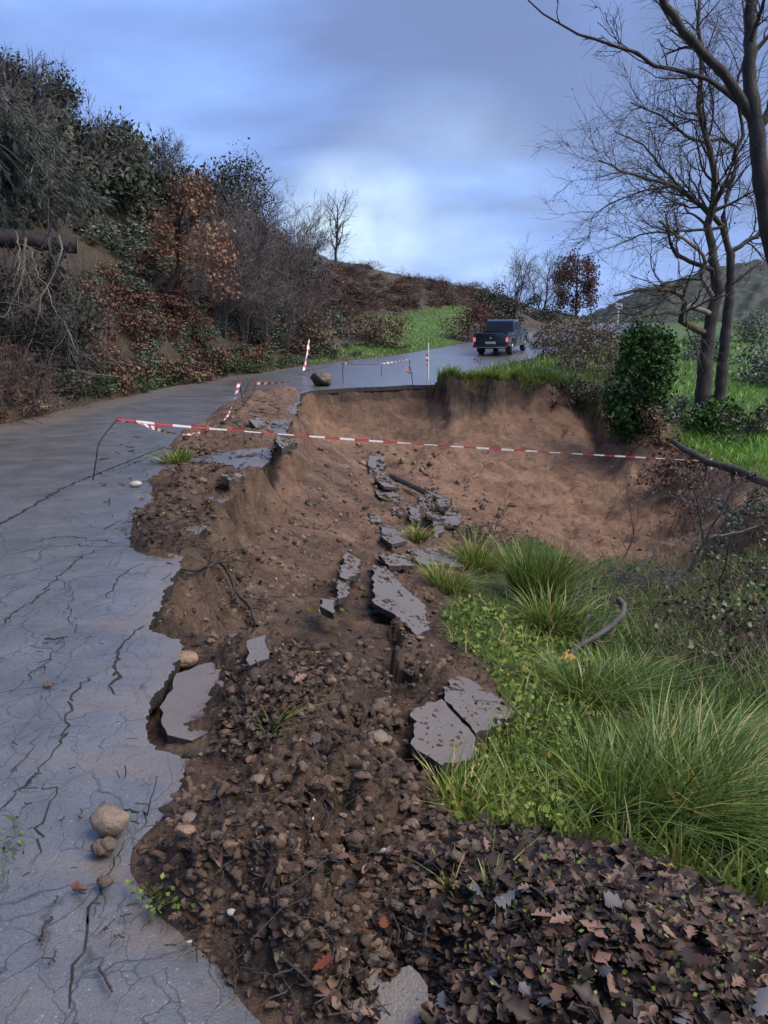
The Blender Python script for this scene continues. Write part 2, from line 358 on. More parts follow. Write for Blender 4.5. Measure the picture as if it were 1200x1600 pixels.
A_ = np.zeros((n_ + 3, n_ + 3)); A_[:n_, :n_] = _phi(D) - np.eye(n_) * 0.01; A_[:n_, n_] = 1; A_[:n_, n_ + 1:] = CTA[:, :2]; A_[n_:, :n_] = A_[:n_, n_:].T
w_ = np.linalg.solve(A_, np.concatenate([CTA[:, 2], [0, 0, 0]]))
def rbf(x, y):
    x = np.asarray(x, float).ravel(); y = np.asarray(y, float).ravel(); out = np.empty(len(x))
    cx, cy, ww = CTA[:, 0].astype(np.float32), CTA[:, 1].astype(np.float32), w_[:n_].astype(np.float32)
    for i in range(0, len(x), 20000):
        a = x[i:i + 20000].astype(np.float32); b = y[i:i + 20000].astype(np.float32)
        d = (a[:, None] - cx) ** 2; d += (b[:, None] - cy) ** 2; d += np.float32(0.02); np.sqrt(d, d)
        out[i:i + 20000] = d @ ww
    return out + w_[n_] + w_[n_ + 1] * x + w_[n_ + 2] * y

# a fan of rows and columns, fine near the hollow and coarse far away
rows = [-2.5, -1.2, -0.4, 0.2, 0.5]
while rows[-1] < 175:
    y = rows[-1]
    rows.append(y + (0.0072 * max(y, 1.2) if y < 8 else 0.062 if y < 23.5 else 0.016 * y))
ROWS = np.array(rows)
cu = np.concatenate([np.linspace(-2.6, -0.64, 36)[:-1], np.linspace(-0.64, 0.64, 310), np.linspace(0.64, 2.6, 36)[1:]])
NR, NC = len(ROWS), len(cu)
KW = 0.55
def fanw(Y): return np.maximum(Y, 0) + KW + np.where(Y < 0.5, 1.5 * np.clip((0.5 - Y) / 3, 0, 1), 0)
GY = np.repeat(ROWS[:, None], NC, 1); GX = cu[None, :] * fanw(ROWS)[:, None]
x, y = GX.ravel(), GY.ravel()
H0 = rbf(x, y)
SD = polysd(x, y, ROADPOLY_NP)
PXg, PYg = proj(np.stack([x, y, H0], 1))
# what covers the ground (zones traced in the photograph, held by the land from here on)
P_GRASS = [(690, 965), (740, 900), (760, 860), (830, 840), (900, 880), (1075, 890), (1200, 860), (1600, 850), (1700, 1640), (1200, 1430), (1060, 1365), (1000, 1335), (880, 1310), (780, 1295), (700, 1290), (675, 1240), (700, 1200), (760, 1180), (800, 1120), (760, 1040), (700, 1010)]
P_LITTER = [(690, 1285), (780, 1290), (1000, 1330), (1200, 1420), (1500, 1500), (1600, 1900), (700, 1900), (680, 1600), (690, 1480), (650, 1360)]
P_VERGE = [(664, 606), (700, 585), (740, 566), (800, 540), (900, 520), (1000, 480), (1000, 620), (940, 640), (905, 625), (860, 602), (780, 610), (720, 611)]
P_FIELD = [(1020, 490), (1400, 470), (1400, 720), (1150, 720), (1050, 670), (1010, 640), (1000, 560)]
P_MEADOW = [(545, 490), (600, 496), (660, 482), (735, 470), (745, 500), (720, 530), (700, 548), (560, 556), (470, 572), (560, 535), (620, 520), (600, 505), (560, 508)]
P_SCAR = [(470, 606), (680, 606), (760, 612), (860, 610), (920, 640), (970, 690), (1000, 740), (1070, 830), (1090, 900), (900, 890), (820, 850), (740, 850), (700, 790), (600, 700), (500, 690), (480, 640)]
outer = SD < -0.03
farleft = (y > 12) & (x < np.interp(y, [12, 22, 30, 38, 56, 100], [-6.9, -6.2, -4.2, 0.2, 9, 30])) | (x < -7.3)
m_g = ((inpoly(PXg, PYg, P_GRASS) & (y < 15)) | (inpoly(PXg, PYg, P_VERGE) & (y > 20)) | (inpoly(PXg, PYg, P_FIELD) & (y > 17)) | (inpoly(PXg, PYg, P_MEADOW) & (y > 30))) & outer
m_g = m_g | ((x > 5) & (y < 3) & (x > 3 + y))
m_l = inpoly(PXg, PYg, P_LITTER) & (y < 3.2) & outer
m_h = farleft & outer & ~m_g | ((y > 27) & outer & ~m_g)
m_s = inpoly(PXg, PYg, P_SCAR) & (y > 11) & outer
def blur(m, k):
    a = m.reshape(NR, NC).astype(float)
    for _ in range(k):
        a = (a + np.roll(a, 1, 0) + np.roll(a, -1, 0)) / 3; a = (a + np.roll(a, 1, 1) + np.roll(a, -1, 1)) / 3
    return a.ravel()
m_g, m_l, m_h, m_s = blur(m_g, 4), blur(m_l, 5), blur(m_h, 3), blur(m_s, 6)
jx = 16 * fbm(x * 2.2, y * 2.2, 3, 41) + 9 * fbm(x * 9, y * 9, 2, 43); jy = 12 * fbm(x * 2.4 + 9, y * 2.4, 3, 42) + 7 * fbm(x * 9 + 5, y * 9, 2, 44)
deb = blur((inpoly(PXg + jx, PYg + jy * .6, P_DEB1) & (y > 4.5) & (y < 22)) | (inpoly(PXg + jx * 1.6, PYg + jy * 1.6, P_DEB2) & (y < 4)), 2)
m_h = m_h * (1 - deb)
m_d = np.clip(1 - m_g - m_l - m_h, 0, 1) * np.maximum(sstep(0.02, -0.12, SD), deb)        # bare earth
# relief
near = sstep(10, 3, y)
wx, wy = x + 0.05 * fbm(x * 6, y * 6, 2, 3), y + 0.05 * fbm(x * 6, y * 6, 2, 4)
wx = wx + 0.03 * fbm(x * 17, y * 17, 3, 6) * near; wy = wy + 0.03 * fbm(x * 17 + 7, y * 17, 3, 8) * near
cl = 0.10 * clods(wx / 0.40, wy / 0.40, 1) + 0.055 * clods(wx / 0.17, wy / 0.17, 2) + 0.026 * clods(wx / 0.07, wy / 0.07, 3) * sstep(12, 6, y) + 0.010 * clods(wx / 0.033, wy / 0.033, 4) * sstep(6, 3.5, y)
rough = np.where(m_s > 0.5, 0.45, 1.0) * np.where(y > 18, sstep(-0.1, -0.9, SD), 1)
edge_fade = np.maximum(sstep(0.0, -0.35, SD), deb)
H = H0 + m_d * cl * rough * (0.35 + 0.65 * edge_fade) + m_d * 0.05 * fbm(x * 2.2, y * 2.2, 3, 9) * edge_fade - 0.03 * m_d
# rills and small ledges on the scar
gully = fbm(x * 2.2 + 0.4 * fbm(x, y, 2, 31), y * 0.35, 4, 33)
m_sr = m_s * np.where(y > 18, sstep(-0.25, -1.2, SD), 1)
H += m_sr * (0.10 * gully + 0.16 * np.abs(fbm(x * 1.1, y * 1.3, 3, 35)) - 0.05 + 0.09 * fbm(x * 4, y * 5, 3, 37))
crumb = np.abs(fbm(x * 11, y * 11, 4, 81, .6)); crumb2 = np.abs(fbm(x * 27, y * 27, 3, 83, .6))
H += m_d * (0.11 * (crumb - .2) * sstep(16, 5, y) + 0.05 * (crumb2 - .2) * sstep(7, 3, y)) * (0.4 + 0.6 * edge_fade)
H += m_s * sstep(16, 12, y) * 0 + m_sr * (0.065 * fbm(x * 8, y * 8, 3, 85) + 0.05 * clods(x / .3, y / .3, 86))
H += m_l * (0.05 * fbm(x * 3, y * 3, 3, 11) + 0.02 * clods(x / .06, y / .06, 21))
H += m_g * 0.05 * fbm(x * 2, y * 2, 3, 12) + m_h * np.clip(y / 40, 0.15, 1.2) * 0.5 * fbm(x * 0.5, y * 0.5, 4, 13) * sstep(0, -1.5, SD)
zr = road_z(x, y)
# the scarp: a steep raw cut below the far lip and the verge
LIPX = [Vector((p_[0], p_[1] + 0.03, float(road_z(p_[0], p_[1])))) for p_ in EDGE[5::-1]] + [at(px, py, Y) for px, py, Y in ((700, 606, 22.7), (740, 606, 22.9), (780, 602, 23.2), (820, 596, 23.6), (860, 592, 24.0), (900, 604, 24.4), (935, 640, 23.4), (955, 668, 22.0))]
lx = np.array([p.x for p in LIPX]); ly = np.array([p.y for p in LIPX]); lz = np.array([p.z for p in LIPX])
lx[0] = -1.95
lipY = np.interp(x, lx, ly) + (0.22 * fbm(x * 1.1, x * 0 + 3.3, 3, 45) + 0.10 * fbm(x * 4, x * 0, 2, 46)) * sstep(1.4, 2.4, x); lipZ = np.interp(x, lx, lz)
dl = (lipY - y); dl = dl + (0.20 * fbm(x * 1.7, H0 * 1.5, 3, 47) + 0.07 * fbm(x * 6, y * 6, 2, 48)) * sstep(0.1, 0.4, dl)
cap = lipZ - 0.10 - np.interp(dl, [0, 0.05, 0.42, 1.1, 2.2, 3.4], [0, 0.25, 0.80, 1.10, 1.45, 1.8])
inl = (x > lx[0]) & (x < lx[-1]) & (dl > 0) & (dl < 3.3) & (y > 16)
H = np.where(inl, np.minimum(H, cap + 0.05 * fbm(x * 7, y * 7, 3, 49) + 0.07 * clods(x / .35, (y + H0) / .35, 50) * sstep(.3, .8, dl)), H)
m_g = m_g * np.where(inl & (dl > .0) & (y > 18), 0, 1)
m_g = m_g * np.where((x > lx[0]) & (x < lx[-1]) & (dl > -.14) & (y > 17), 0, 1)
# the same kind of cut along the left side of the hollow
LL = [gz(px, py, z) for px, py, z in ((474, 612, .12), (466, 650, .05), (450, 692, .0), (414, 736, .0), (374, 760, .03), (354, 802, .02), (320, 850, 0), (292, 884, 0), (272, 908, -.02), (250, 948, -.03), (240, 972, -.03))]
lly = np.array([p.y for p in LL])[::-1]; llx = np.array([p.x for p in LL])[::-1]
lipX = np.interp(y, lly, llx) + 0.12 * fbm(y * 1.3, y * 0 + 7.7, 3, 55) + 0.05 * fbm(y * 5, y * 0, 2, 56)
d2 = (x - lipX) * 0.9 + 0.10 * fbm(y * 2.5, H0 * 3, 3, 58) + 0.04 * fbm(x * 8, y * 8, 2, 59)
dep = np.interp(y, [3.9, 5.0, 7, 12, 20], [.5, .8, 1.05, 1.1, 1.1])
cap2 = 0.02 - dep * np.interp(d2, [0, 0.05, 0.22, 0.7, 1.5], [0, 0.22, 0.60, 0.80, 0.95])
in2 = (y > lly[0]) & (y < 19.5) & (d2 > 0) & (d2 < 1.4)
H = np.where(in2, np.minimum(H, cap2 + 0.04 * fbm(x * 7, y * 7, 3, 60) + 0.05 * clods(x / .25, y / .25, 63) * sstep(.15, .5, d2)), H)
# debris thins out towards its left rim on the near road
rim = [tuple(gz(px, py, 0.02))[:2] for px, py in ((470, 1660), (430, 1600), (335, 1494), (236, 1430), (208, 1374), (216, 1328), (262, 1264), (272, 1225), (298, 1180), (345, 1172), (420, 1160))]
rimp = rim + [(1.5, 3.4), (1.5, .3)]
sdrim = polysd(x, y, [(float(a), float(b)) for a, b in rimp]) + 0.07 * fbm(x * 5, y * 5, 3, 40) + 0.04 * fbm(x * 14, y * 14, 2, 39)
tf = sstep(-0.02, 0.26, sdrim)
nearrim = (y < 2.75) & (sdrim < 0.3) & (x < 0.3) & (y > 0.9)
H = np.where(nearrim, (zr - 0.03) + (np.maximum(H, zr - 0.03) - zr + 0.03) * tf, H)
Hc = np.minimum(H, zr - 0.13)
deb_b = blur(deb, 9)
H = np.where((y > 18.5) & (y < 26) & (SD > -0.25) & (SD < 0.02) & (x > -2.2) & (x < 1.6), np.minimum(H, zr - 0.11), H)
sb = sstep(0.12, 0.95, deb_b)
H = np.where(SD > 0, np.where(deb_b > 0.02, (zr - 0.05) * (1 - sb) + np.maximum(H, zr - 0.02) * sb, Hc), H)
HG = H.reshape(NR, NC)
def Hs(X, Y):
    X = np.asarray(X, float); Y = np.asarray(Y, float)
    r = np.interp(Y, ROWS, np.arange(NR)); c = np.interp(X / fanw(Y), cu, np.arange(NC))
    r0 = np.clip(r.astype(int), 0, NR - 2); c0 = np.clip(c.astype(int), 0, NC - 2); fr, fc = r - r0, c - c0
    return (HG[r0, c0] * (1 - fc) + HG[r0, c0 + 1] * fc) * (1 - fr) + (HG[r0 + 1, c0] * (1 - fc) + HG[r0 + 1, c0 + 1] * fc) * fr
MR = np.geomspace(0.9, 170, 700)
def hit(px, py, ymin=0.0):
    """where the sight lines through these pixels meet the ground"""
    px = np.atleast_1d(np.asarray(px, float)); py = np.atleast_1d(np.asarray(py, float)); a, b = ray(px, py)
    out = np.full((len(px), 3), np.nan); alive = np.ones(len(px), bool); prev = np.full(len(px), 0.6)
    for Y in MR:
        i = np.where(alive)[0]
        if not len(i): break
        z = CAMH + b[i] * Y
        hh = np.maximum(Hs(a[i] * Y, np.full(len(i), Y)), -50)
        below = (z < hh) & (Y > ymin)
        j = i[below]; out[j] = np.stack([a[j] * Y, np.full(len(j), Y), hh[below]], 1); alive[j] = False
    return out
faces_i = np.arange(NR * NC).reshape(NR, NC)
Fq = np.stack([faces_i[:-1, :-1], faces_i[:-1, 1:], faces_i[1:, 1:], faces_i[1:, :-1]], -1).reshape(-1, 4)

def mat_ground():
    m, t, b = nodemat('earth'); N = NT(t); p = N.pos()
    msk = N.n('ShaderNodeSeparateColor'); N.l(N.attr('zone', 'Color'), msk.inputs[0])
    scar = N.attr('scar')
    big = N.noise(p, 1.3, 5, 0.6); mid = N.noise(p, 7, 5, 0.6); fine = N.noise(p, 42, 5, 0.65)
    f = N.math('ADD', N.math('MULTIPLY', big, 0.45), N.math('ADD', N.math('MULTIPLY', mid, 0.3), N.math('MULTIPLY', fine, 0.25)))
    soil = N.ramp(f, [(0.36, (0.026, 0.017, 0.012)), (0.46, (0.074, 0.047, 0.032)), (0.54, (0.136, 0.087, 0.059)), (0.62, (0.23, 0.157, 0.108))])
    clay = N.ramp(f, [(0.34, (0.115, 0.064, 0.041)), (0.48, (0.27, 0.155, 0.098)), (0.60, (0.40, 0.25, 0.165))])
    mot = N.noise(p, 2.2, 6, 0.7, 0.6)
    clay = N.mix(N.ramp(mot, [(0.52, 0.0), (0.68, 0.55)]), clay, (0.085, 0.054, 0.037))
    col = N.mix(scar, soil, clay)
    grass = N.ramp(N.math('ADD', N.math('MULTIPLY', mid, 0.5), N.math('MULTIPLY', fine, 0.5)), [(0.38, (0.05, 0.05, 0.02)), (0.50, (0.075, 0.12, 0.025)), (0.62, (0.12, 0.22, 0.04))])
    litter = N.ramp(N.math('ADD', N.math('MULTIPLY', mid, 0.5), N.math('MULTIPLY', fine, 0.5)), [(0.38, (0.013, 0.010, 0.009)), (0.52, (0.035, 0.024, 0.019)), (0.64, (0.075, 0.048, 0.034))])
    hill = N.ramp(N.math('ADD', N.math('MULTIPLY', N.noise(p, 0.35, 4), 0.5), N.math('MULTIPLY', N.noise(p, 2.6, 5, 0.65), 0.5)), [(0.40, (0.040, 0.034, 0.024)), (0.49, (0.085, 0.060, 0.042)), (0.55, (0.075, 0.080, 0.035)), (0.62, (0.12, 0.075, 0.06))])
    col = N.mix(msk.outputs[0], col, grass); col = N.mix(msk.outputs[1], col, litter); col = N.mix(msk.outputs[2], col, hill)
    N.l(col, b.inputs['Base Color'])
    N.l(N.ramp(mid, [(0.35, 0.42), (0.65, 0.78)]), b.inputs['Roughness']); b.inputs['Specular IOR Level'].default_value = 0.38
    hgt = N.math('ADD', fine, N.math('MULTIPLY', N.noise(p, 150, 4, 0.7), 0.45))
    nb = N.bump(N.noise(p, 11, 7, 0.78), 1.0, 0.16); N.l(N.bump(hgt, 0.9, 0.03, nb), b.inputs['Normal'])
    return m
ground_me = mesh_np('ground', np.stack([x, y, H], 1), Fq, True, {'zone': np.stack([m_g, m_l, m_h], 1), 'scar': np.clip(m_s + (m_d > .5) * (0.5 * sstep(5, 11, y) + 0.25 * sstep(.1, .5, fbm(x * 1.3, y * 1.3, 3, 97))), 0, 1)})
ground = tag(obj('ground', ground_me, mat_ground()), 'bare brown earth, grass banks and hillside around the collapsed road', None, None, 'structure')

# ------------------------------------------------------------------ road
rr_ = np.concatenate([[-2.5, -1.2, -.4, .1, .5], ROWS[ROWS > 0.5]])
RX0, RY0 = GX, GY
edge_n = 0.05 * fbm(x * 2.5, y * 2.5, 3, 51) + 0.045 * fbm(x * 8, y * 8, 4, 52, .7) + 0.022 * fbm(x * 24, y * 24, 3, 53, .7) * sstep(9, 5, y)
sdr = SD + np.where((x > np.interp(y, [0, 20, 24, 40], [-5, -4.5, 0, 3])) | (y < 1), edge_n * np.clip(y / 5, .5, 1.4), 0.5 * edge_n) + 0.0
vis = (np.abs(cu)[None, :].repeat(NR, 0).ravel() < 1.7)
inq = ((sdr[Fq] > 0).sum(1) >= 2) & vis[Fq].all(1) & (y[Fq].max(1) < 135)
RF = Fq[inq]; used = np.unique(RF); mp_ = -np.ones(NR * NC, int); mp_[used] = np.arange(len(used)); RF = mp_[RF]
rx, ry = x[used].copy(), y[used].copy()
# rim vertices slide onto the broken outline
g2 = sdr.reshape(NR, NC); dr = np.gradient(g2, axis=0); dc = np.gradient(g2, axis=1)
dY = np.gradient(GY, axis=0); dXc = np.gradient(GX, axis=1); dXr = np.gradient(GX, axis=0)
gxx = dc / dXc; gyy = (dr - gxx * dXr) / dY
gxx, gyy = gxx.ravel()[used], gyy.ravel()[used]; su = sdr[used]; gl = np.sqrt(gxx ** 2 + gyy ** 2) + 1e-6
cell = np.maximum(dXc, dY).ravel()[used] * 1.2
mv = np.where(su < 0, np.clip(-su / gl, 0, cell), 0); rx += gxx / gl * mv; ry += gyy / gl * mv
rz = road_z(rx, ry)
sag = np.exp(-np.clip(su, 0, 9) / 0.35) * sstep(24, 20, ry) * (rx > -4.5)
rz = rz - 0.028 * sag * (0.5 + vn(rx * 1.3, ry * 1.3, 61)) + 0.004 * fbm(rx * 4, ry * 4, 3, 62) * sstep(12, 6, ry)
# the panel by the crescent break has settled a little
eg = np.sort(np.stack([RF, np.roll(RF, -1, 1)], -1).reshape(-1, 2), 1)
key = eg[:, 0].astype(np.int64) * 10000000 + eg[:, 1]; uq, ix_, ct_ = np.unique(key, return_index=True, return_counts=True)
dire = np.stack([RF, np.roll(RF, -1, 1)], -1).reshape(-1, 2)[ix_[ct_ == 1]]
bv = np.unique(dire); bm_ = -np.ones(len(rx), int); bm_[bv] = np.arange(len(bv)) + len(rx)
thick = np.where(ry[bv] > 19, 0.12, 0.085)
VT = np.concatenate([np.stack([rx, ry, rz], 1), np.stack([rx[bv] - gxx[bv] / gl[bv] * -0.015, ry[bv], rz[bv] - thick], 1)])
SF = np.stack([dire[:, 1], dire[:, 0], bm_[dire[:, 0]], bm_[dire[:, 1]]], 1)
crk = np.exp(-np.clip(su, 0, 9) / 1.1) * sstep(10, 6, ry) * 0.8 + 0.62 * sstep(7.5, 4.5, ry) * sstep(-3.9, -1.6, rx) + 0.40 * sstep(11, 5, ry)
mud = np.clip(0.9 * np.exp(-np.clip(su, 0, 9) / 0.35) * sstep(23, 19, ry) + 0.6 * sstep(1.6, 0.2, rx - np.interp(ry, [0, 9, 13.5, 18, 22, 30], [-7.6, -7.3, -7.1, -6.7, -6.3, -4.4])) + 0.15 * sstep(6.5, 10, ry) * sstep(20, 15, ry), 0, 1)
def mat_road():
    m, t, b = nodemat('wet_asphalt'); N = NT(t); p = N.pos()
    fine = N.noise(p, 90, 5, 0.7); mid = N.noise(p, 2.2, 5, 0.6); big = N.noise(p, 0.5, 4, 0.6)
    f = N.math('ADD', N.math('MULTIPLY', mid, 0.6), N.math('MULTIPLY', big, 0.4))
    col = N.ramp(f, [(0.35, (0.074, 0.074, 0.078)), (0.65, (0.128, 0.127, 0.132))])
    ag = N.n('ShaderNodeSeparateColor'); N.l(N.vor(p, 120, 'F1', 'Color'), ag.inputs[0]); agd = N.vor(p, 120)
    col = N.mix(N.math('MULTIPLY', N.math('LESS_THAN', agd, 0.45), 0.55), col, N.ramp(ag.outputs[0], [(0.0, (0.040, 0.040, 0.045)), (0.75, (0.115, 0.114, 0.118)), (0.97, (0.18, 0.175, 0.17)), (1.0, (0.36, 0.36, 0.36))]))
    # web of cracks, strongest by the broken rim
    wv = N.n('ShaderNodeVectorMath', operation='ADD'); N.l(p, wv.inputs[0])
    nz = N.n('ShaderNodeTexNoise'); N.l(p, nz.inputs['Vector']); nz.inputs['Scale'].default_value = 5; nz.inputs['Detail'].default_value = 4
    sc_ = N.n('ShaderNodeVectorMath', operation='SCALE'); N.l(nz.outputs['Color'], sc_.inputs[0]); sc_.inputs['Scale'].default_value = 0.22; N.l(sc_.outputs[0], wv.inputs[1])
    mpn = N.n('ShaderNodeMapping'); N.l(wv.outputs[0], mpn.inputs[0]); mpn.inputs['Rotation'].default_value = (0, 0, 0.5); mpn.inputs['Scale'].default_value = (1.2, 0.62, 0.01)
    c1 = N.vor(mpn.outputs[0], 2.6, 'DISTANCE_TO_EDGE'); c2 = N.vor(mpn.outputs[0], 7.5, 'DISTANCE_TO_EDGE')
    am = N.math('ADD', N.attr('crk'), N.math('MULTIPLY', N.math('SUBTRACT', N.noise(p, 1.1, 3), 0.5), 1.6))
    l1 = N.math('MULTIPLY', N.math('SUBTRACT', 1.0, N.math('DIVIDE', c1, 0.015), True), N.math('MULTIPLY', N.math('SUBTRACT', am, 0.30), 4.0, True))
    l2 = N.math('MULTIPLY', N.math('SUBTRACT', 1.0, N.math('DIVIDE', c2, 0.020), True), N.math('MULTIPLY', N.math('SUBTRACT', am, 0.38), 4.0, True))
    ln = N.math('MAXIMUM', l1, N.math('MULTIPLY', l2, 0.85))
    col = N.mix(N.math('MULTIPLY', ln, 0.92), col, N.ramp(N.noise(p, 6, 3), [(0.45, (0.010, 0.010, 0.009)), (0.7, (0.028, 0.034, 0.012))]))
    col = N.mix(N.ramp(N.noise(p, 26, 6, 0.75), [(0.60, 0.0), (0.68, 0.75)]), col, (0.030, 0.026, 0.022))
    col = N.mix(N.ramp(N.noise(p, 3.5, 6, 0.7), [(0.42, 0.0), (0.70, 0.55)]), col, (0.050, 0.048, 0.048))
    # thin washed mud
    mpm = N.n('ShaderNodeMapping'); N.l(p, mpm.inputs[0]); mpm.inputs['Scale'].default_value = (0.8, 3.0, 1); mpm.inputs['Rotation'].default_value = (0, 0, 0.12)
    mf = N.math('MULTIPLY', N.math('ADD', N.math('SUBTRACT', N.noise(mpm.outputs[0], 1.4, 6, 0.65), 0.62), N.math('MULTIPLY', N.attr('mud'), 0.42)), 5.0, True)
    col = N.mix(N.math('MULTIPLY', mf, 0.55), col, N.ramp(fine, [(0.35, (0.095, 0.072, 0.055)), (0.65, (0.18, 0.138, 0.108))]))
    N.l(col, b.inputs['Base Color'])
    wet = N.ramp(f, [(0.38, 0.26), (0.62, 0.46)])
    N.l(N.mix(N.math('MAXIMUM', mf, ln), wet, (0.55, 0.55, 0.55)), b.inputs['Roughness']); b.inputs['Specular IOR Level'].default_value = 0.7
    b.inputs['Coat Weight'].default_value = 1.0; b.inputs['Coat Roughness'].default_value = 0.36; b.inputs['Coat IOR'].default_value = 1.45
    hgt = N.math('SUBTRACT', N.math('ADD', N.math('MULTIPLY', agd, -0.5), N.math('MULTIPLY', fine, 0.6)), N.math('MULTIPLY', ln, 0.5))
    N.l(N.bump(hgt, 0.55, 0.006), b.inputs['Normal'])
    return m
MROAD = mat_road()
z_ = np.zeros(len(bv)); EDGE_M = M_plain('broken_asphalt_edge', (0.035, 0.031, 0.029), .7, 0, .4, 25, .01)
VT2 = np.concatenate([VT, VT[bv]]); bt_ = -np.ones(len(VT), int); bt_[bv] = np.arange(len(bv)) + len(VT)
SF[:, 0] = bt_[SF[:, 0]]; SF[:, 1] = bt_[SF[:, 1]]
road_me = mesh_np('road', VT2, [RF, SF], True, {'crk': np.concatenate([crk, z_, z_]), 'mud': np.concatenate([mud, z_ + .3, z_ + .3])})
road_me.materials.append(MROAD); road_me.materials.append(EDGE_M); road_me.polygons.foreach_set('material_index', np.concatenate([np.zeros(len(RF), np.int32), np.ones(len(SF), np.int32)]))
road = tag(obj('road', road_me, MROAD), 'wet grey asphalt country road, cracked and broken along the hollow', None, None, 'structure')

# ------------------------------------------------------------------ plant builders
rng = np.random.default_rng(7)
def tubes(P, Rr, k=4):
    if k == 1:                                   # hair-thin twigs far below a pixel's width: a bent sliver is enough
        P = np.asarray(P, float); N_, M_, _ = P.shape; T = np.gradient(P, axis=1); sd = unit(np.cross(T, np.array([0.35, -0.9, 0.25]))); w = np.asarray(Rr)[..., None] * 1.15
        V = np.stack([P - sd * w, P + sd * w], 2); ix = np.arange(N_ * M_ * 2).reshape(N_, M_, 2)
        return V.reshape(-1, 3), np.stack([ix[:, :-1, 0], ix[:, :-1, 1], ix[:, 1:, 1], ix[:, 1:, 0]], -1).reshape(-1, 4)
    P = np.asarray(P, float); Rr = np.asarray(Rr, float); N_, M_, _ = P.shape
    T = np.gradient(P, axis=1); T /= np.linalg.norm(T, axis=2, keepdims=True) + 1e-9
    ref = np.where(np.abs(T[:, :, 2:3]).mean(1, keepdims=True) > 0.75, np.array([1.0, 0.05, 0]), np.array([0, 0.05, 1.0]))
    n1 = np.cross(T, ref); n1 /= np.linalg.norm(n1, axis=2, keepdims=True) + 1e-9; n2 = np.cross(T, n1)
    a = np.arange(k) * 2 * np.pi / k
    V = P[:, :, None, :] + Rr[:, :, None, None] * (np.cos(a)[None, None, :, None] * n1[:, :, None, :] + np.sin(a)[None, None, :, None] * n2[:, :, None, :])
    idx = np.arange(N_ * M_ * k).reshape(N_, M_, k)
    F = np.stack([idx[:, :-1, :], np.roll(idx[:, :-1, :], -1, 2), np.roll(idx[:, 1:, :], -1, 2), idx[:, 1:, :]], -1).reshape(-1, 4)
    return V.reshape(-1, 3), F
def curve(pts, n=12, jit=0.0, r=rng):
    p = np.asarray(pts, float); t = np.concatenate([[0], np.cumsum(np.linalg.norm(np.diff(p, axis=0), axis=1))]); t /= t[-1]
    q = np.concatenate([[2 * p[0] - p[1]], p, [2 * p[-1] - p[-2]]]); s = np.linspace(0, 1, n); out = []
    for u in s:
        i = min(np.searchsorted(t, u, side='right') - 1, len(p) - 2); f = (u - t[i]) / (t[i + 1] - t[i] + 1e-9)
        a, b, c, d = q[i], q[i + 1], q[i + 2], q[i + 3]
        out.append(0.5 * (2 * b + (c - a) * f + (2 * a - 5 * b + 4 * c - d) * f * f + (3 * b - a - 3 * c + d) * f ** 3))
    out = np.array(out)
    if jit: out[1:-1] += r.normal(0, jit, (n - 2, 3))
    return out
def limb_px(pts, Y0, Y1=None, n=12, jit=0.0):
    """a limb through photograph points at its own distance"""
    Y1 = Y0 if Y1 is None else Y1; k = len(pts)
    return curve([tuple(at(px, py, Y0 + (Y1 - Y0) * i / max(1, k - 1))) for i, (px, py) in enumerate(pts)], n, jit)
def unit(v): return v / (np.linalg.norm(v, axis=-1, keepdims=True) + 1e-9)
def grow(P, Rr, n, L, t0=0.3, t1=1.0, ang=0.8, up=0.1, wig=0.25, M=6, rs=0.6, tip=0.25, r=rng, rmin=0.002, flat=None):
    """n children along the parents (N, M, 3): vectorised"""
    seglen = np.linalg.norm(np.diff(P, axis=1), axis=2).sum(1); pi = r.choice(len(P), n, p=seglen / seglen.sum())
    t = t0 + (t1 - t0) * r.random(n); mm = P.shape[1] - 1
    f = t * mm; i0 = np.minimum(f.astype(int), mm - 1); fr = (f - i0)[:, None]
    A = P[pi, i0]; B = P[pi, i0 + 1]; base = A + (B - A) * fr; tan = unit(B - A)
    pr = Rr[pi, i0] * (1 - fr[:, 0]) + Rr[pi, i0 + 1] * fr[:, 0]
    rnd = unit(r.normal(size=(n, 3))); perp = unit(rnd - (rnd * tan).sum(1, keepdims=True) * tan)
    an = ang * (0.6 + 0.8 * r.random(n))[:, None]
    d = unit(tan * np.cos(an) + perp * np.sin(an))
    if flat is not None: d = unit(d * np.array([1, 1, flat]))
    ln = (L * (1.15 - 0.6 * t) * (0.55 + 0.9 * r.random(n)))[:, None]
    out = np.empty((n, M, 3)); out[:, 0] = base; st = ln / (M - 1)
    for k in range(1, M):
        out[:, k] = out[:, k - 1] + d * st
        d = unit(d + wig * r.normal(size=(n, 3)) + np.array([0, 0, up]))
    r0 = np.maximum(pr * rs, rmin)
    rad = r0[:, None] * np.linspace(1, tip, M)[None, :]
    return out, np.maximum(rad, rmin * 0.6)
def leaves(P, size, r=rng, up=0.0, asp=0.55, tint=None, fold=True):
    """kite-shaped leaves, each turned its own way"""
    n = len(P); d = unit(r.normal(size=(n, 3)) + np.array([0, 0, -0.15])); q = unit(r.normal(size=(n, 3)) + np.array([0, 0, up])); s = unit(np.cross(d, q))
    nn = np.cross(d, s)
    sz = (np.asarray(size) * (0.6 + 0.8 * r.random(n)))[:, None]
    V = np.stack([P, P + d * sz * 0.5 + s * sz * asp * 0.5 + nn * sz * 0.08, P + d * sz, P + d * sz * 0.5 - s * sz * asp * 0.5 + nn * sz * 0.08], 1)
    F = np.arange(n * 4).reshape(n, 4)
    T = np.repeat(r.random(n) if tint is None else tint, 4)
    return V.reshape(-1, 3), F, T
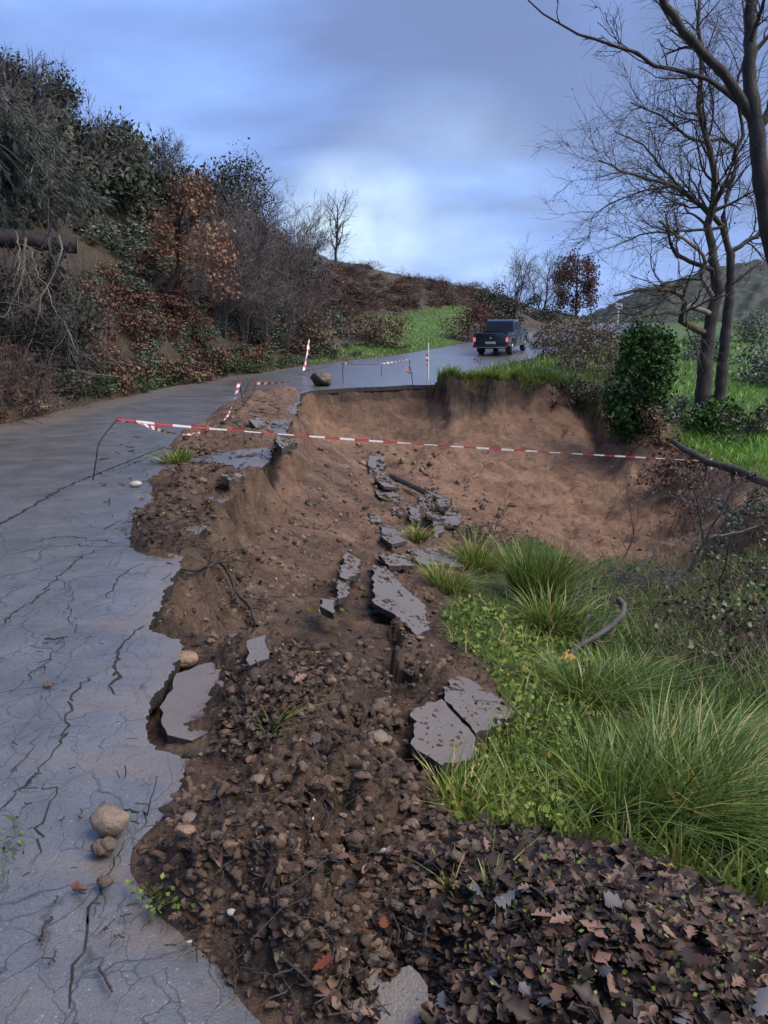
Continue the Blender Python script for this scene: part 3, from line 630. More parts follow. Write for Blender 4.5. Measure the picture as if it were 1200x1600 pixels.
def needles(P, D, ln, w, r=rng):
    n = len(P); d = unit(D + 0.35 * r.normal(size=(n, 3))); s = unit(np.cross(d, r.normal(size=(n, 3)))) * w; l = (ln * (0.6 + 0.8 * r.random(n)))[:, None]
    V = np.stack([P - s, P + s, P + d * l + s * .3, P + d * l - s * .3], 1)
    return V.reshape(-1, 3), np.arange(n * 4).reshape(n, 4), np.repeat(r.random(n), 4)
def blades(B, h, w, lean, curl, r=rng, seg=4, tint=None):
    """grass blades: base points, heights, widths, lean vectors (N,2)"""
    n = len(B); t = np.linspace(0, 1, seg)[None, :]; h = np.asarray(h) * np.ones(n); w = np.asarray(w) * np.ones(n)
    a = r.random(n) * 2 * np.pi; side = np.stack([np.cos(a), np.sin(a), np.zeros(n)], 1)
    hor = (t ** 1.0 * 0.35 + t ** 2.2 * curl)[:, :, None] * lean[:, None, :] * h[:, None, None]
    ver = (t - 0.28 * np.minimum(curl * np.linalg.norm(lean, axis=1)[:, None], 2.2) * t ** 2.6) * h[:, None]
    C = np.concatenate([B[:, None, :2] + hor, (B[:, 2:3] + ver)[:, :, None]], 2)
    ww = (w[:, None] * (1 - t ** 1.6) + 0.0006)[:, :, None]
    V = np.stack([C - side[:, None] * ww, C + side[:, None] * ww], 2).reshape(n, seg * 2, 3)
    ii = np.arange(n)[:, None] * seg * 2 + np.arange(seg - 1)[None, :] * 2
    F = np.stack([ii, ii + 1, ii + 3, ii + 2], -1).reshape(-1, 4)
    T = np.repeat(r.random(n) if tint is None else tint, seg * 2)
    return V.reshape(-1, 3), F, T
def pxpoints(poly, n, r=rng):
    p = np.array(poly, float); lo, hi = p.min(0), p.max(0); out = []
    c = 0
    while c < n:
        q = lo + (hi - lo) * r.random((n * 2, 2)); q = q[inpoly(q[:, 0], q[:, 1], poly)]; out.append(q); c += len(q)
    return np.concatenate(out)[:n]
def scatter(poly, n, ymin=0, ymax=200, r=rng, offroad=True):
    q = pxpoints(poly, n, r); h = hit(q[:, 0], q[:, 1]); k = ~np.isnan(h[:, 0]) & (h[:, 1] > ymin) & (h[:, 1] < ymax); h = h[k]
    if offroad: h = h[polysd(h[:, 0], h[:, 1], ROADPOLY_NP) < 0.0]
    return h
def cloud(poly, Y, dY, n, clump=0.0, nc=0, r=rng):
    """points filling a crown: its outline as seen, its own depth"""
    def pts(m):
        q = pxpoints(poly, m, r); c = np.array(poly, float).mean(0)
        e_ = np.clip(1 - ((np.abs(q - c) / (np.ptp(np.array(poly), axis=0) / 2 + 1)) ** 2).sum(1) * 0.6, 0.25, 1)
        yy = Y + dY * e_ * r.uniform(-1, 1, m); a, b = ray(q[:, 0], q[:, 1])
        return np.stack([a * yy, yy, CAMH + b * yy], 1)
    if nc:
        c = pts(nc); i = r.integers(0, nc, n); return c[i] + r.normal(0, clump, (n, 3)), r.random(nc)[i]
    return pts(n), r.random(n)
def g_at(px, py):
    h = hit([px], [py])[0]; return Vector(h)
def on_ground(X, Y): return Vector((X, Y, float(Hs(X, Y))))
def local(V, o): return np.asarray(V) - np.array(o)

B_DARK = M_bark('dark_bark', (0.016, 0.013, 0.012), (0.055, 0.046, 0.042)); B_GREY = M_bark('grey_twigs', (0.045, 0.038, 0.038), (0.11, 0.095, 0.092), 3)
B_PALE = M_bark('pale_bark', (0.09, 0.075, 0.055), (0.27, 0.235, 0.18), 5); B_BROWN = M_bark('brown_twigs', (0.045, 0.030, 0.026), (0.11, 0.075, 0.065), 3)
B_MOSS = M_bark('mossy_bark', (0.030, 0.024, 0.018), (0.10, 0.085, 0.045), 4)
B_PURP = M_bark('purple_twigs', (0.052, 0.042, 0.046), (0.125, 0.102, 0.108), 3)
L_EVER = M_leaf('evergreen_leaves', [(0.0, (0.024, 0.030, 0.021)), (0.5, (0.050, 0.060, 0.041)), (1.0, (0.092, 0.100, 0.072))], 0.65, 0.15, 0, 0.5, 0.8)
L_OLIVE = M_leaf('olive_leaves', [(0.0, (0.0403, 0.0552, 0.0391)), (0.5, (0.0805, 0.1058, 0.0713)), (1.0, (0.138, 0.1667, 0.1207))])
L_IVY = M_leaf('ivy_leaves', [(0.0, (0.014, 0.035, 0.011)), (0.5, (0.032, 0.078, 0.022)), (1.0, (0.074, 0.142, 0.043))], 0.7, 0.08)
L_OAK = M_leaf('dry_oak_leaves', [(0.0, (0.085, 0.038, 0.022)), (0.5, (0.21, 0.105, 0.062)), (1.0, (0.36, 0.21, 0.135))], trans=0.2)
L_FERN = M_leaf('dry_bracken', [(0.0, (0.035, 0.018, 0.014)), (0.3, (0.085, 0.045, 0.036)), (0.55, (0.135, 0.074, 0.055)), (0.8, (0.165, 0.115, 0.08)), (1.0, (0.19, 0.165, 0.10))], 0.65, 0.15, 0, 1.1, 1.1)
L_PINE = M_leaf('pine_needles', [(0.0, (0.0264, 0.036, 0.0264)), (0.5, (0.0576, 0.0744, 0.0528)), (1.0, (0.114, 0.1296, 0.096))])
L_RUST = M_leaf('rusty_leaves', [(0.0, (0.050, 0.026, 0.022)), (0.5, (0.10, 0.052, 0.042)), (1.0, (0.155, 0.085, 0.068))], 0.6, 0.15)
L_GRASS = M_leaf('grass_blades', [(0.0, (0.0615, 0.0887, 0.017)), (0.45, (0.1264, 0.186, 0.0316)), (0.85, (0.2457, 0.2933, 0.0608)), (1.0, (0.4388, 0.3148, 0.1215))], 0.42, 0.45, 0.25)
L_TUSS = M_leaf('tussock_blades', [(0.0, (0.039, 0.0763, 0.0144)), (0.45, (0.0936, 0.1643, 0.0306)), (0.85, (0.195, 0.2703, 0.063)), (1.0, (0.416, 0.3074, 0.126))], 0.4, 0.4, 0.25)
L_VERGE = M_leaf('verge_grass', [(0.0, (0.075, 0.1375, 0.02)), (0.5, (0.1562, 0.2562, 0.0375)), (0.85, (0.25, 0.35, 0.0688)), (1.0, (0.375, 0.3375, 0.15))], 0.5, 0.4, 0.2)
L_FIELD = M_leaf('field_grass', [(0.0, (0.0845, 0.208, 0.026)), (0.5, (0.1495, 0.338, 0.0416)), (1.0, (0.247, 0.468, 0.078))], 0.5, 0.4, 0.2)
L_DRY = M_leaf('dry_grass', [(0.0, (0.07, 0.06, 0.035)), (0.5, (0.14, 0.115, 0.07)), (1.0, (0.23, 0.19, 0.12))], 0.6)
L_WEED = M_leaf('weed_leaves', [(0.0, (0.0507, 0.0827, 0.0162)), (0.5, (0.1274, 0.1929, 0.0351)), (0.9, (0.2275, 0.2894, 0.0648)), (1.0, (0.26, 0.159, 0.0585))], 0.6, 0.18, 0.2)
L_BRAM = M_leaf('bramble_leaves', [(0.0, (0.020, 0.034, 0.014)), (0.5, (0.045, 0.075, 0.026)), (0.8, (0.085, 0.11, 0.042)), (1.0, (0.12, 0.055, 0.035))], 0.45)

def woody(name, root, trunk_parts, mat):
    """tubes of one trunk or one spread of twigs as one part"""
    a = Acc()
    for P, Rr, k in trunk_parts:
        V, F = tubes(P, Rr, k); a.add(local(V, root.location), F)
    o = obj(name, a.mesh(name, True), mat, root)
    if name in ('branches', 'twigs', 'canes', 'stems'): o['kind'] = 'stuff'
    return o
def crown(name, root, V, F, T, mat):
    o = obj(name, mesh_np(name, local(V, root.location), F, False, {'tint': T}), mat, root); o['kind'] = 'stuff'; return o

# ------------------------------------------------------------------ far hill on the right, sky end of the valley
def far_hill():
    us = np.linspace(0.12, 1.0, 210); ds = np.linspace(0, 1, 120)
    U, Dd = np.meshgrid(us, ds); Y = 150 + 190 * Dd
    top = np.interp(U, [0.12, 0.2, 0.27, 0.33, 0.40, 0.46, 0.52, 0.7, 1.0, 1.35], [0, 1, 8, 17, 23, 26, 30, 40, 50, 50])
    X = U * Y; Z = -2 + (top + 2) * np.sin(np.clip(Dd * 1.15, 0, 1) * np.pi / 2) ** 1.1 + 2.2 * fbm(X * 0.05, Y * 0.05, 4, 71) * Dd + 1.6 * clods(X / 4.2, Y / 4.2, 72) * sstep(-.25, .1, fbm(X * .02, Y * .02, 2, 74)) + 1.2 * clods(X / 2.2, Y / 2.2, 73) + 1.2 * fbm(X * .5, Y * .5, 3, 75)
    idx = np.arange(U.size).reshape(U.shape); F = np.stack([idx[:-1, :-1], idx[:-1, 1:], idx[1:, 1:], idx[1:, :-1]], -1).reshape(-1, 4)
    m, t, b = nodemat('wooded_hill'); N = NT(t); p = N.pos()
    f = N.math('ADD', N.math('MULTIPLY', N.noise(p, 0.03, 4), 0.5), N.math('MULTIPLY', N.noise(p, 0.35, 5, .65), 0.5))
    N.l(N.ramp(f, [(0.38, (0.010, 0.016, 0.013)), (0.5, (0.018, 0.028, 0.020)), (0.6, (0.034, 0.040, 0.027)), (0.68, (0.050, 0.038, 0.030))]), b.inputs['Base Color']); b.inputs['Roughness'].default_value = 0.8
    tag(obj('hill', mesh_np('hill', np.stack([X, Y, Z], -1).reshape(-1, 3), F, True), m), 'dark green wooded hill across the valley', None, None, 'structure')
far_hill()
# plain ground out to the horizon
pl = np.array([(-1500, -900, -14), (1500, -900, -14), (1500, 2600, -14), (-1500, 2600, -14)], float)
tag(obj('terrain', mesh_np('terrain', pl, np.array([[0, 1, 2, 3]])), M_plain('far_fields', (0.05, 0.065, 0.03), 0.8, 0, 0.4, 0.02)), 'low ground reaching the horizon', None, None, 'structure')

# ------------------------------------------------------------------ hillside scrub on the left (one mass)
def bush_tpl(kind, r):
    a = Acc()
    if kind == 'leafy':
        nc = 34; c = unit(r.normal(size=(nc, 3))) * (0.45 + 0.55 * r.random((nc, 1)) ** 0.6) * np.array([1, 1, 0.85]); c[:, 2] = np.abs(c[:, 2]) * 1.1 + 0.15
        n = 900; i = r.integers(0, nc, n); P = c[i] + r.normal(0, 0.16, (n, 3)); tt = np.clip(0.22 + 0.56 * r.random(nc)[i] + 0.09 * r.normal(size=n), 0, 1)
        a.add(*leaves(P, 0.155, r, 0.6, 0.6, tt))
    elif kind == 'low':
        nc = 26; c = unit(r.normal(size=(nc, 3))) * (0.4 + 0.6 * r.random((nc, 1)) ** 0.6) * np.array([1, 1, 0.85]); c[:, 2] = np.abs(c[:, 2]) * 1.1 + 0.1
        n = 500; i = r.integers(0, nc, n); P = c[i] + r.normal(0, 0.17, (n, 3)); tt = np.clip(0.22 + 0.56 * r.random(nc)[i] + 0.1 * r.normal(size=n), 0, 1)
        a.add(*leaves(P, 0.19, r, 0.6, 0.55, tt))
    else:
        n = 15; d = unit(r.normal(size=(n, 3)) * np.array([1, 1, 0.5]) + np.array([0, 0, 1.1])); P0 = np.linspace(0, 1, 4)[None, :, None] * d[:, None] * (0.9 + .5 * r.random((n, 1, 1))); P0 = P0 + r.normal(0, .03, P0.shape)
        R0 = np.linspace(.018, .007, 4)[None].repeat(n, 0); P1, R1 = grow(P0, R0, 75, 0.65, .2, 1, .6, .12, .2, 3, .6, .4, r, .007); P2, R2 = grow(P1, R1, 170, 0.36, .1, 1, .6, .1, .2, 2, .7, .5, r, .0062)
        for q, rr, k in ((P0, R0, 3), (P1, R1, 1), (P2, R2, 1)):
            V, F = tubes(q, rr, k); a.add(V, F, r.random())
    return np.concatenate(a.V), np.concatenate(a.F[4]), np.concatenate(a.T)
TPL = {k: [bush_tpl(k, np.random.default_rng(100 + i + 10 * (k == 'leafy'))) for i in range(4)] for k in ('leafy', 'twiggy', 'low')}
def plant_mass(name, kind, spots, mat, label):
    a = Acc()
    for (p, s, sz) in spots:
        V, F, T = TPL[kind][rng.integers(0, 4)]; th = rng.random() * 6.28; c, s_ = math.cos(th), math.sin(th)
        Q = V @ np.array([[c, s_, 0], [-s_, c, 0], [0, 0, 1]]) * np.array([s, s, sz]) + p; a.add(Q, F, np.clip(T + rng.normal(0, 0.14), 0, 1))
    return tag(obj(name, a.mesh(name), mat), label, 'scrub', None, 'stuff')
P_HILL = [(-300, 40), (-60, 80), (40, 130), (110, 170), (190, 240), (290, 285), (390, 340), (470, 400), (470, 470), (330, 420), (230, 360), (160, 330), (60, 360), (-60, 360), (-300, 420)]
hp = scatter(P_HILL, 330, 16, 70); rng.shuffle(hp)
plant_mass('hillside_scrub', 'leafy', [(p + [0, 0, -.2], s := rng.uniform(.9, 1.7), s * rng.uniform(.9, 1.35)) for p in hp[:165]], L_EVER, 'dense dark evergreen scrub covering the hillside')
plant_mass('hillside_brush', 'twiggy', [(p + [0, 0, -.2], s := rng.uniform(1.0, 1.8), s * rng.uniform(1.0, 1.5)) for p in hp[165:280]], B_PURP, 'grey leafless brush between the hillside evergreens')
P_BROW = [(470, 430), (520, 412), (600, 418), (700, 440), (790, 460), (800, 480), (735, 478), (650, 480), (560, 492), (480, 540), (455, 560), (450, 470)]
bp = scatter(P_BROW, 170, 32, 95)
plant_mass('heath_brush', 'twiggy', [(p + [0, 0, -.1], rng.uniform(.7, 1.5), rng.uniform(.35, .75)) for p in bp], B_BROWN, 'low reddish brown brush over the brow of the hill')
bp2 = scatter(P_BROW, 110, 32, 95)
plant_mass('heath_leaves', 'low', [(p + [0, 0, -.1], rng.uniform(.5, 1.1), rng.uniform(.25, .55)) for p in bp2], L_FERN, 'withered brown bracken on the brow of the hill')
P_MID = [(150, 335), (240, 370), (340, 430), (470, 480), (470, 560), (400, 570), (330, 450), (250, 440), (160, 420), (130, 360)]
bp3 = scatter(P_MID, 90, 18, 60)
plant_mass('bank_undergrowth', 'low', [(p + [0, 0, -.1], rng.uniform(.4, .9), rng.uniform(.25, .5)) for p in bp3], L_OLIVE, 'grey green low undergrowth on the left bank')
P_FERN = [(140, 440), (230, 420), (330, 450), (400, 520), (420, 572), (330, 590), (200, 605), (130, 610), (120, 520)]
bp4 = scatter(P_FERN, 90, 14, 40); bp4b = scatter(P_FERN, 70, 14, 40); bp4c = scatter([(-300, 560), (-20, 540), (130, 500), (140, 600), (90, 640), (40, 660), (-20, 668), (-300, 760)], 95, 6, 40)
plant_mass('bank_plants', 'low', [(p + [0, 0, -.1], rng.uniform(.2, .5), rng.uniform(.2, .5)) for p in bp4b], L_OLIVE, 'grey green plants among the red bracken')
plant_mass('bank_scrub', 'twiggy', [(p + [0, 0, -.1], rng.uniform(.4, .8), rng.uniform(.4, .9)) for p in bp4c], B_BROWN, 'dark brown dead scrub at the foot of the left bank')
plant_mass('bank_leaves', 'low', [(p + [0, 0, -.1], rng.uniform(.25, .5), rng.uniform(.2, .45)) for p in bp4c[::2]], L_FERN, 'brown dead leaves at the foot of the left bank')
plant_mass('bracken', 'low', [(p + [0, 0, -.1], rng.uniform(.35, .7), rng.uniform(.3, .65)) for p in bp4], L_FERN, 'rust red dead bracken covering the roadside bank')
P_FOOT = [(90, 600), (200, 580), (330, 560), (470, 545), (560, 540), (640, 530), (640, 550), (470, 572), (330, 592), (210, 612), (90, 632)]
bp5 = scatter(P_FOOT, 85, 14, 48)
plant_mass('roadside_weeds', 'low', [(p + [0, 0, -.08], rng.uniform(.25, .5), rng.uniform(.2, .4)) for p in bp5], L_BRAM, 'dark green weeds along the foot of the bank')

# ------------------------------------------------------------------ single trees and bushes on the left and ahead
def bare_tree(name, label, px, py, Y, top_py, spread, mat, seed, stems=1, dens=1.0, lean=(0, 0), cat='tree', thick=1.0, group=None, onground=True):
    r = np.random.default_rng(seed)
    b = at(px, py, Y)
    if onground: b.z = float(Hs(b.x, b.y)) - 0.1
    root = empty(name, b); tag(root, label, cat, group)
    a, bb = ray(px, top_py); h = (CAMH + float(bb) * Y - b.z) * (0.74 if stems > 1 else 0.80)
    M_ = 8; t = np.linspace(0, 1, M_)
    d = np.stack([lean[0] + spread * r.normal(size=stems) * (stems > 1), lean[1] + spread * r.normal(size=stems) * (stems > 1), np.ones(stems)], 1)
    hh = h * (1.0 if stems == 1 else 1) * (0.75 + 0.3 * r.random(stems) if stems > 1 else np.ones(1) * .85)
    P0 = np.array(b)[None, None] + t[None, :, None] * d[:, None] * hh[:, None, None]; P0 = P0 + r.normal(0, 0.02 * h, P0.shape) * t[None, :, None]
    r0 = 0.016 * h * thick / math.sqrt(stems) * 1.2
    R0 = r0 * np.linspace(1, .25, M_)[None].repeat(stems, 0)
    P1, R1 = grow(P0, R0, int(16 * dens * math.sqrt(stems) + 6), 0.42 * h, .22, .98, .75, .14, .16, 6, .6, .35, r, .009)
    P2, R2 = grow(P1, R1, int(90 * dens * math.sqrt(stems)), 0.22 * h, .15, 1, .65, .10, .2, 4, .65, .4, r, .007)
    P3, R3 = grow(P2, R2, int(420 * dens * math.sqrt(stems)), 0.11 * h, .1, 1, .6, .08, .22, 3, .7, .5, r, .0055)
    woody('trunk', root, [(P0, R0, 6)], mat)
    woody('branches', root, [(P1, R1, 4), (P2, R2, 3), (P3, R3, 1)], mat)
    return root, P3
def leafy_tree(name, label, base, poly, Y, dY, n, size, leafmat, barkmat, trunk_px, seed, cat='tree', clump=0.3, nc=40, group=None, rad=0.12, up=0.5, twigs=True):
    r = np.random.default_rng(seed)
    b = base; root = empty(name, b); tag(root, label, cat, group)
    tp = limb_px(trunk_px, Y, Y, 10, 0.02)[None]; tr = np.linspace(rad, rad * .3, 10)[None]
    c, tt = cloud(poly, Y, dY, n, clump, nc, r)
    V, F, T = leaves(c, size, r, up, .6, np.clip(.65 * tt + .35 * r.random(n), 0, 1))
    P1, R1 = grow(tp, tr, 16, np.ptp(c[:, 2]) * .5, .35, 1, .8, .1, .18, 6, .6, .3, r, .008); P2, R2 = grow(P1, R1, 70, np.ptp(c[:, 2]) * .25, .2, 1, .7, .05, .2, 5, .6, .4, r, .005)
    woody('trunk', root, [(tp, tr, 7)] + ([(P1, R1, 4), (P2, R2, 3)] if twigs else []), barkmat); crown('crown', root, V, F, T, leafmat)
    return root
leafy_tree('oak_tree', 'small oak holding dry orange brown leaves on the left bank', at(262, 455, 27.5), [(245, 330), (262, 275), (300, 268), (322, 300), (330, 340), (352, 365), (368, 400), (362, 470), (335, 465), (325, 420), (300, 410), (262, 425), (238, 400), (250, 370), (236, 355)], 27.5, 1.3, 2600, .13, L_OAK, B_DARK,
           [(258, 460), (268, 442), (283, 415), (279, 385), (275, 355), (285, 320), (288, 285)], 11, clump=.22, nc=70, rad=.13)
leafy_tree('evergreen_tree', 'round dark green tree topping the dark thicket beside the orange oak', at(372, 400, 44), [(335, 290), (350, 260), (378, 252), (405, 272), (412, 310), (400, 360), (345, 360), (330, 320)], 44, 2.0, 5500, .15, L_EVER, B_DARK, [(372, 405), (372, 350), (375, 290)], 12, clump=.4, nc=40, rad=.16)
SKY = [(38, 158, 38.5, 82, 'bare grey shrub on the skyline, leftmost of the ridge'), (88, 180, 40, 108, 'tall bare shrub on the ridge above the pine'), (205, 262, 46, 205, 'thin bare shrub standing in a dip of the ridge line'), (262, 290, 50, 182, 'tall twiggy tree on the ridge above the orange oak')]
for i, (px, py, Y, tp_, lb) in enumerate(SKY):
    bare_tree('ridge_shrub', lb, px, py, Y, tp_, .22, B_PURP, 30 + i, 7, .9, cat='shrub', group='bare shrubs along the ridge', thick=.6)
for i, (poly, Y, lb) in enumerate([([(60, 165), (75, 120), (100, 115), (118, 150), (122, 190), (70, 200)], 41, 'dark evergreen bush on the ridge just right of the tall bare shrub'), ([(150, 230), (158, 195), (178, 190), (192, 215), (190, 255), (150, 260)], 45, 'dark evergreen bush at the step in the ridge line'), ([(0, 150), (0, 105), (18, 100), (32, 130), (34, 170), (0, 175)], 38, 'dark evergreen bush at the far left of the ridge'), ([(215, 275), (222, 235), (245, 222), (285, 240), (300, 270), (290, 300), (225, 300)], 49, 'dark evergreen bush below the tall twiggy ridge tree')]):
    c = np.array(poly).mean(0); b = at(c[0], max(p[1] for p in poly), Y)
    leafy_tree('evergreen_bush', lb, b, poly, Y, 1.4, 3000, .14, L_EVER, B_DARK, [(c[0], max(p[1] for p in poly) + 5), (c[0], c[1]), (c[0] + 4, min(p[1] for p in poly) + 15)], 50 + i, 'bush', .35, 26, 'evergreen bushes along the ridge', .08)
TH = [(352, 552, 30, 300, 'dark leafless thicket right behind the orange oak'), (385, 556, 31.5, 285, 'tallest dark leafless thicket in the roadside row'), (418, 560, 32.5, 268, 'dark leafless thicket with long thin shoots against the sky'), (448, 562, 33.5, 285, 'dark leafless thicket nearest the pale sky gap'), (365, 545, 33, 320, 'dark leafless thicket at the back of the roadside row')]
for i, (px, py, Y, tp_, lb) in enumerate(TH):
    bare_tree('bare_thicket', lb, px, py, Y, tp_, .12, B_PURP, 60 + i, 14, 1.3, cat='thicket', group='leafless thickets by the road', thick=.5)
r_, P3 = bare_tree('bare_tree', 'lone bare tree standing on the brow against the pale cloud', 524, 412, 60, 272, .1, B_DARK, 83, 1, .55, (0.05, 0), thick=1.3)
bare_tree('bare_shrub', 'round bare shrub at the foot of the lone tree', 496, 405, 59, 342, .3, B_PURP, 72, 9, 1.2, cat='shrub', thick=.6)
for i, (px, py, Y, tp_, st, lb) in enumerate([(800, 510, 64, 372, 3, 'bare spreading tree beyond the pickup, left of the pair'), (848, 506, 70, 362, 4, 'bare spreading tree beyond the pickup, right of the pair')]):
    bare_tree('roadside_tree', lb, px, py, Y, tp_, .28, B_DARK, 74 + i, st, 1.5, thick=1.1, group='bare trees beyond the pickup')
leafy_tree('rusty_tree', 'rust brown leafy tree right of the bare trees beyond the pickup', at(900, 492, 82), [(868, 440), (878, 408), (900, 398), (925, 412), (934, 445), (925, 480), (875, 485)], 82, 2.8, 6000, .24, L_RUST, B_DARK, [(900, 505), (901, 460), (902, 415)], 77, clump=.35, nc=50, rad=.15)
for i, (poly, Y, mt, lb) in enumerate([
    ([(528, 535), (532, 505), (560, 498), (600, 500), (632, 492), (634, 520), (620, 540), (560, 545)], 43, L_FERN, 'dark reddish roadside bush in front of the green meadow'),
    ([(685, 525), (700, 492), (730, 480), (760, 478), (775, 505), (760, 530), (700, 533)], 50, L_RUST, 'brownish bush at the meadow edge left of the pickup'),
    ([(740, 500), (748, 455), (775, 445), (800, 470), (815, 500), (810, 520), (760, 515)], 62, L_EVER, 'dark bush directly behind the pickup cab'),
    ([(805, 518), (815, 478), (840, 462), (868, 472), (885, 490), (880, 512), (840, 520)], 71, L_EVER, 'dark bush behind the pickup, under the bare trees'),
    ([(500, 515), (505, 498), (525, 495), (535, 512), (525, 528), (505, 528)], 41, L_OLIVE, 'small grey green bush on the bank left of the reddish bush'),
    ([(455, 560), (462, 510), (490, 500), (515, 530), (520, 562), (480, 572)], 37, L_DRY, 'dry tan bush at the bend, left of the boulder')]):
    c = np.array(poly).mean(0); yb = max(p[1] for p in poly)
    leafy_tree('roadside_bush', lb, at(c[0], yb, Y), poly, Y, 1.2, 3000, .13 if Y < 60 else .18, mt, B_BROWN, [(c[0], yb + 3), (c[0] + 2, c[1]), (c[0] + 6, min(p[1] for p in poly) + 8)], 90 + i, 'bush', .25, 34, None, .05)

# leaning pine at the left with drooping sprays
def pine():
    r = np.random.default_rng(21); b = on_ground(-10.4, 18.5); root = tag(empty('pine_tree', b), 'grey green pine drooping over the cut log on the left bank', 'tree')
    tp = curve([tuple(b), (-10.3, 18.6, 4.5), (-9.9, 18.7, 7.5), (-9.6, 18.8, 9.0)], 10)[None]; tr = np.linspace(.2, .06, 10)[None]
    ends = cloud([(-60, 180), (20, 172), (70, 205), (115, 255), (150, 300), (172, 335), (150, 352), (90, 350), (20, 362), (-60, 360)], 18.2, 1.5, 120, r=r)[0]
    P0 = []
    for e_ in ends:
        s = np.array([-10.2 + .5 * r.random(), 18.6, max(min(e_[2] + r.uniform(.4, 1.8), 8.6), 3.8)]); m = (s + e_) / 2 + np.array([0, 0, .55 + .3 * r.random()])
        P0.append(curve([s, m, e_], 8))
    P0 = np.array(P0); R0 = np.linspace(.03, .008, 8)[None].repeat(len(P0), 0)
    P1, R1 = grow(P0, R0, 900, .55, .45, 1, .55, -.10, .12, 5, .6, .5, r, .005)
    n = 24; t = r.random((len(P1), n)); i0 = np.minimum((t * 4).astype(int), 3); A = P1[np.arange(len(P1))[:, None], i0]; Bq = P1[np.arange(len(P1))[:, None], i0 + 1]
    Pn = (A + (Bq - A) * (t * 4 - i0)[..., None]).reshape(-1, 3); Dn = np.repeat(unit(Bq - A).reshape(-1, 3), 1, 0)
    woody('trunk', root, [(tp, tr, 8)], B_DARK); woody('branches', root, [(P0, R0, 4), (P1, R1, 3)], B_GREY)
    V, F, T = needles(Pn, Dn + np.array([0, 0, -.15]), .17, .0075, r); crown('crown', root, V, F, T, L_PINE)
pine()
M_CUT = M_plain('cut_wood', (0.34, 0.25, 0.16), 0.7, 0, .2, 20)
def cut_log():
    a, b = at(-70, 362, 16.9), at(121, 383, 17.7); ctr = (a + b) / 2; root = tag(empty('cut_log', ctr), 'thick sawn off log lying over the bank with dead branches hanging down', 'log')
    P = np.array([a + (b - a) * t for t in np.linspace(0, 1, 8)])[None]; P[0, 1:-1] += np.random.default_rng(3).normal(0, .02, (6, 3)); woody('stem', root, [(P, np.linspace(.21, .185, 8)[None], 14)], B_DARK)
    d = (b - a).normalized(); me = bpy.data.meshes.new('cut_end'); bm = bmesh.new(); bmesh.ops.create_circle(bm, cap_ends=True, radius=.184, segments=14)
    bmesh.ops.transform(bm, matrix=Matrix.Translation(b - ctr + d * .004) @ d.to_track_quat('Z', 'Y').to_matrix().to_4x4(), verts=bm.verts); bm.to_mesh(me); bm.free(); obj('cut_end', me, M_CUT, root)
    for pts, rad in (([(92, 368), (97, 388), (84, 425), (70, 455), (58, 500), (40, 555), (32, 585)], .022), ([(40, 372), (36, 430), (20, 470), (12, 492), (-5, 497)], .035), ([(72, 445), (84, 482), (104, 512), (124, 555)], .016),
                     ([(24, 362), (30, 390), (28, 430)], .02), ([(70, 455), (45, 478), (12, 495)], .018), ([(46, 545), (52, 570), (58, 560)], .01), ([(75, 372), (85, 410), (112, 460), (118, 500)], .012), ([(48, 390), (60, 430), (72, 445)], .018)):
        P = limb_px(pts, 17.0, 16.5, 12, .015)[None]
        P1, R1 = grow(P, np.linspace(rad, rad * .4, 12)[None], 7, .7, .3, 1, .6, -.1, .2, 5, .55, .4, np.random.default_rng(int(rad * 1e4)), .004)
        woody('dead_branch', root, [(P, np.linspace(rad, rad * .4, 12)[None], 6), (P1, R1, 3)], B_PALE if rad > .015 else B_GREY)
cut_log()
def hanging_thicket(name, label, poly, Y, dY, seed, mat, n=40, dn=None, leafm=None, nl=0, down=True, cat='thicket', ls=.07):
    r = np.random.default_rng(seed); S = cloud(poly, Y, dY, n, r=r)[0]; c = np.array(poly, float).mean(0)
    b = Vector(S.mean(0)); b.z = float(S[:, 2].min()); root = tag(empty(name, b), label, cat)
    d = unit(r.normal(size=(n, 3)) * np.array([.7, .5, .5]) + np.array([.1, -.1, -1.0 if down else 1.0])); L = np.ptp(S[:, 2]) * (.5 + .4 * r.random((n, 1, 1)))
    t = np.linspace(-.5, .5, 7)[None, :, None]; P0 = S[:, None] + t * d[:, None] * L; P0 = P0 + r.normal(0, .04, P0.shape)
    R0 = np.linspace(.016, .006, 7)[None].repeat(n, 0); P1, R1 = grow(P0, R0, n * 7, .7, .1, 1, .7, -.05 if down else .05, .2, 4, .6, .4, r, .005); P2, R2 = grow(P1, R1, n * 18, .35, .1, 1, .7, 0, .2, 3, .7, .5, r, .004)
    woody('twigs', root, [(P0, R0, 4), (P1, R1, 3), (P2, R2, 1)], mat)
    if leafm:
        C, tt = cloud(poly, Y, dY, nl, .16, 60, r); V, F, T = leaves(C, ls, r, .5, .6, tt); crown('foliage', root, V, F, T, leafm)
hanging_thicket('hanging_thicket', 'dark tangle of twigs hanging below the cut log', [(-60, 385), (115, 395), (130, 470), (128, 560), (110, 610), (60, 630), (-60, 640)], 17.3, .7, 22, B_PURP, 60, leafm=L_EVER, nl=10000, ls=.09)
hanging_thicket('brush_heap', 'heap of dark fallen brush at the left road edge', [(-40, 580), (20, 585), (60, 610), (90, 640), (20, 652), (-40, 655)], 15.6, .5, 23, B_BROWN, 26, down=False, leafm=L_FERN, nl=900, cat='brush')
hanging_thicket('bank_brush', 'olive and brown brush between the cut log thicket and the red bracken', [(118, 440), (150, 440), (160, 520), (150, 600), (110, 610), (115, 520)], 19.2, .6, 24, B_BROWN, 22, down=False, leafm=L_OLIVE, nl=900, cat='brush')

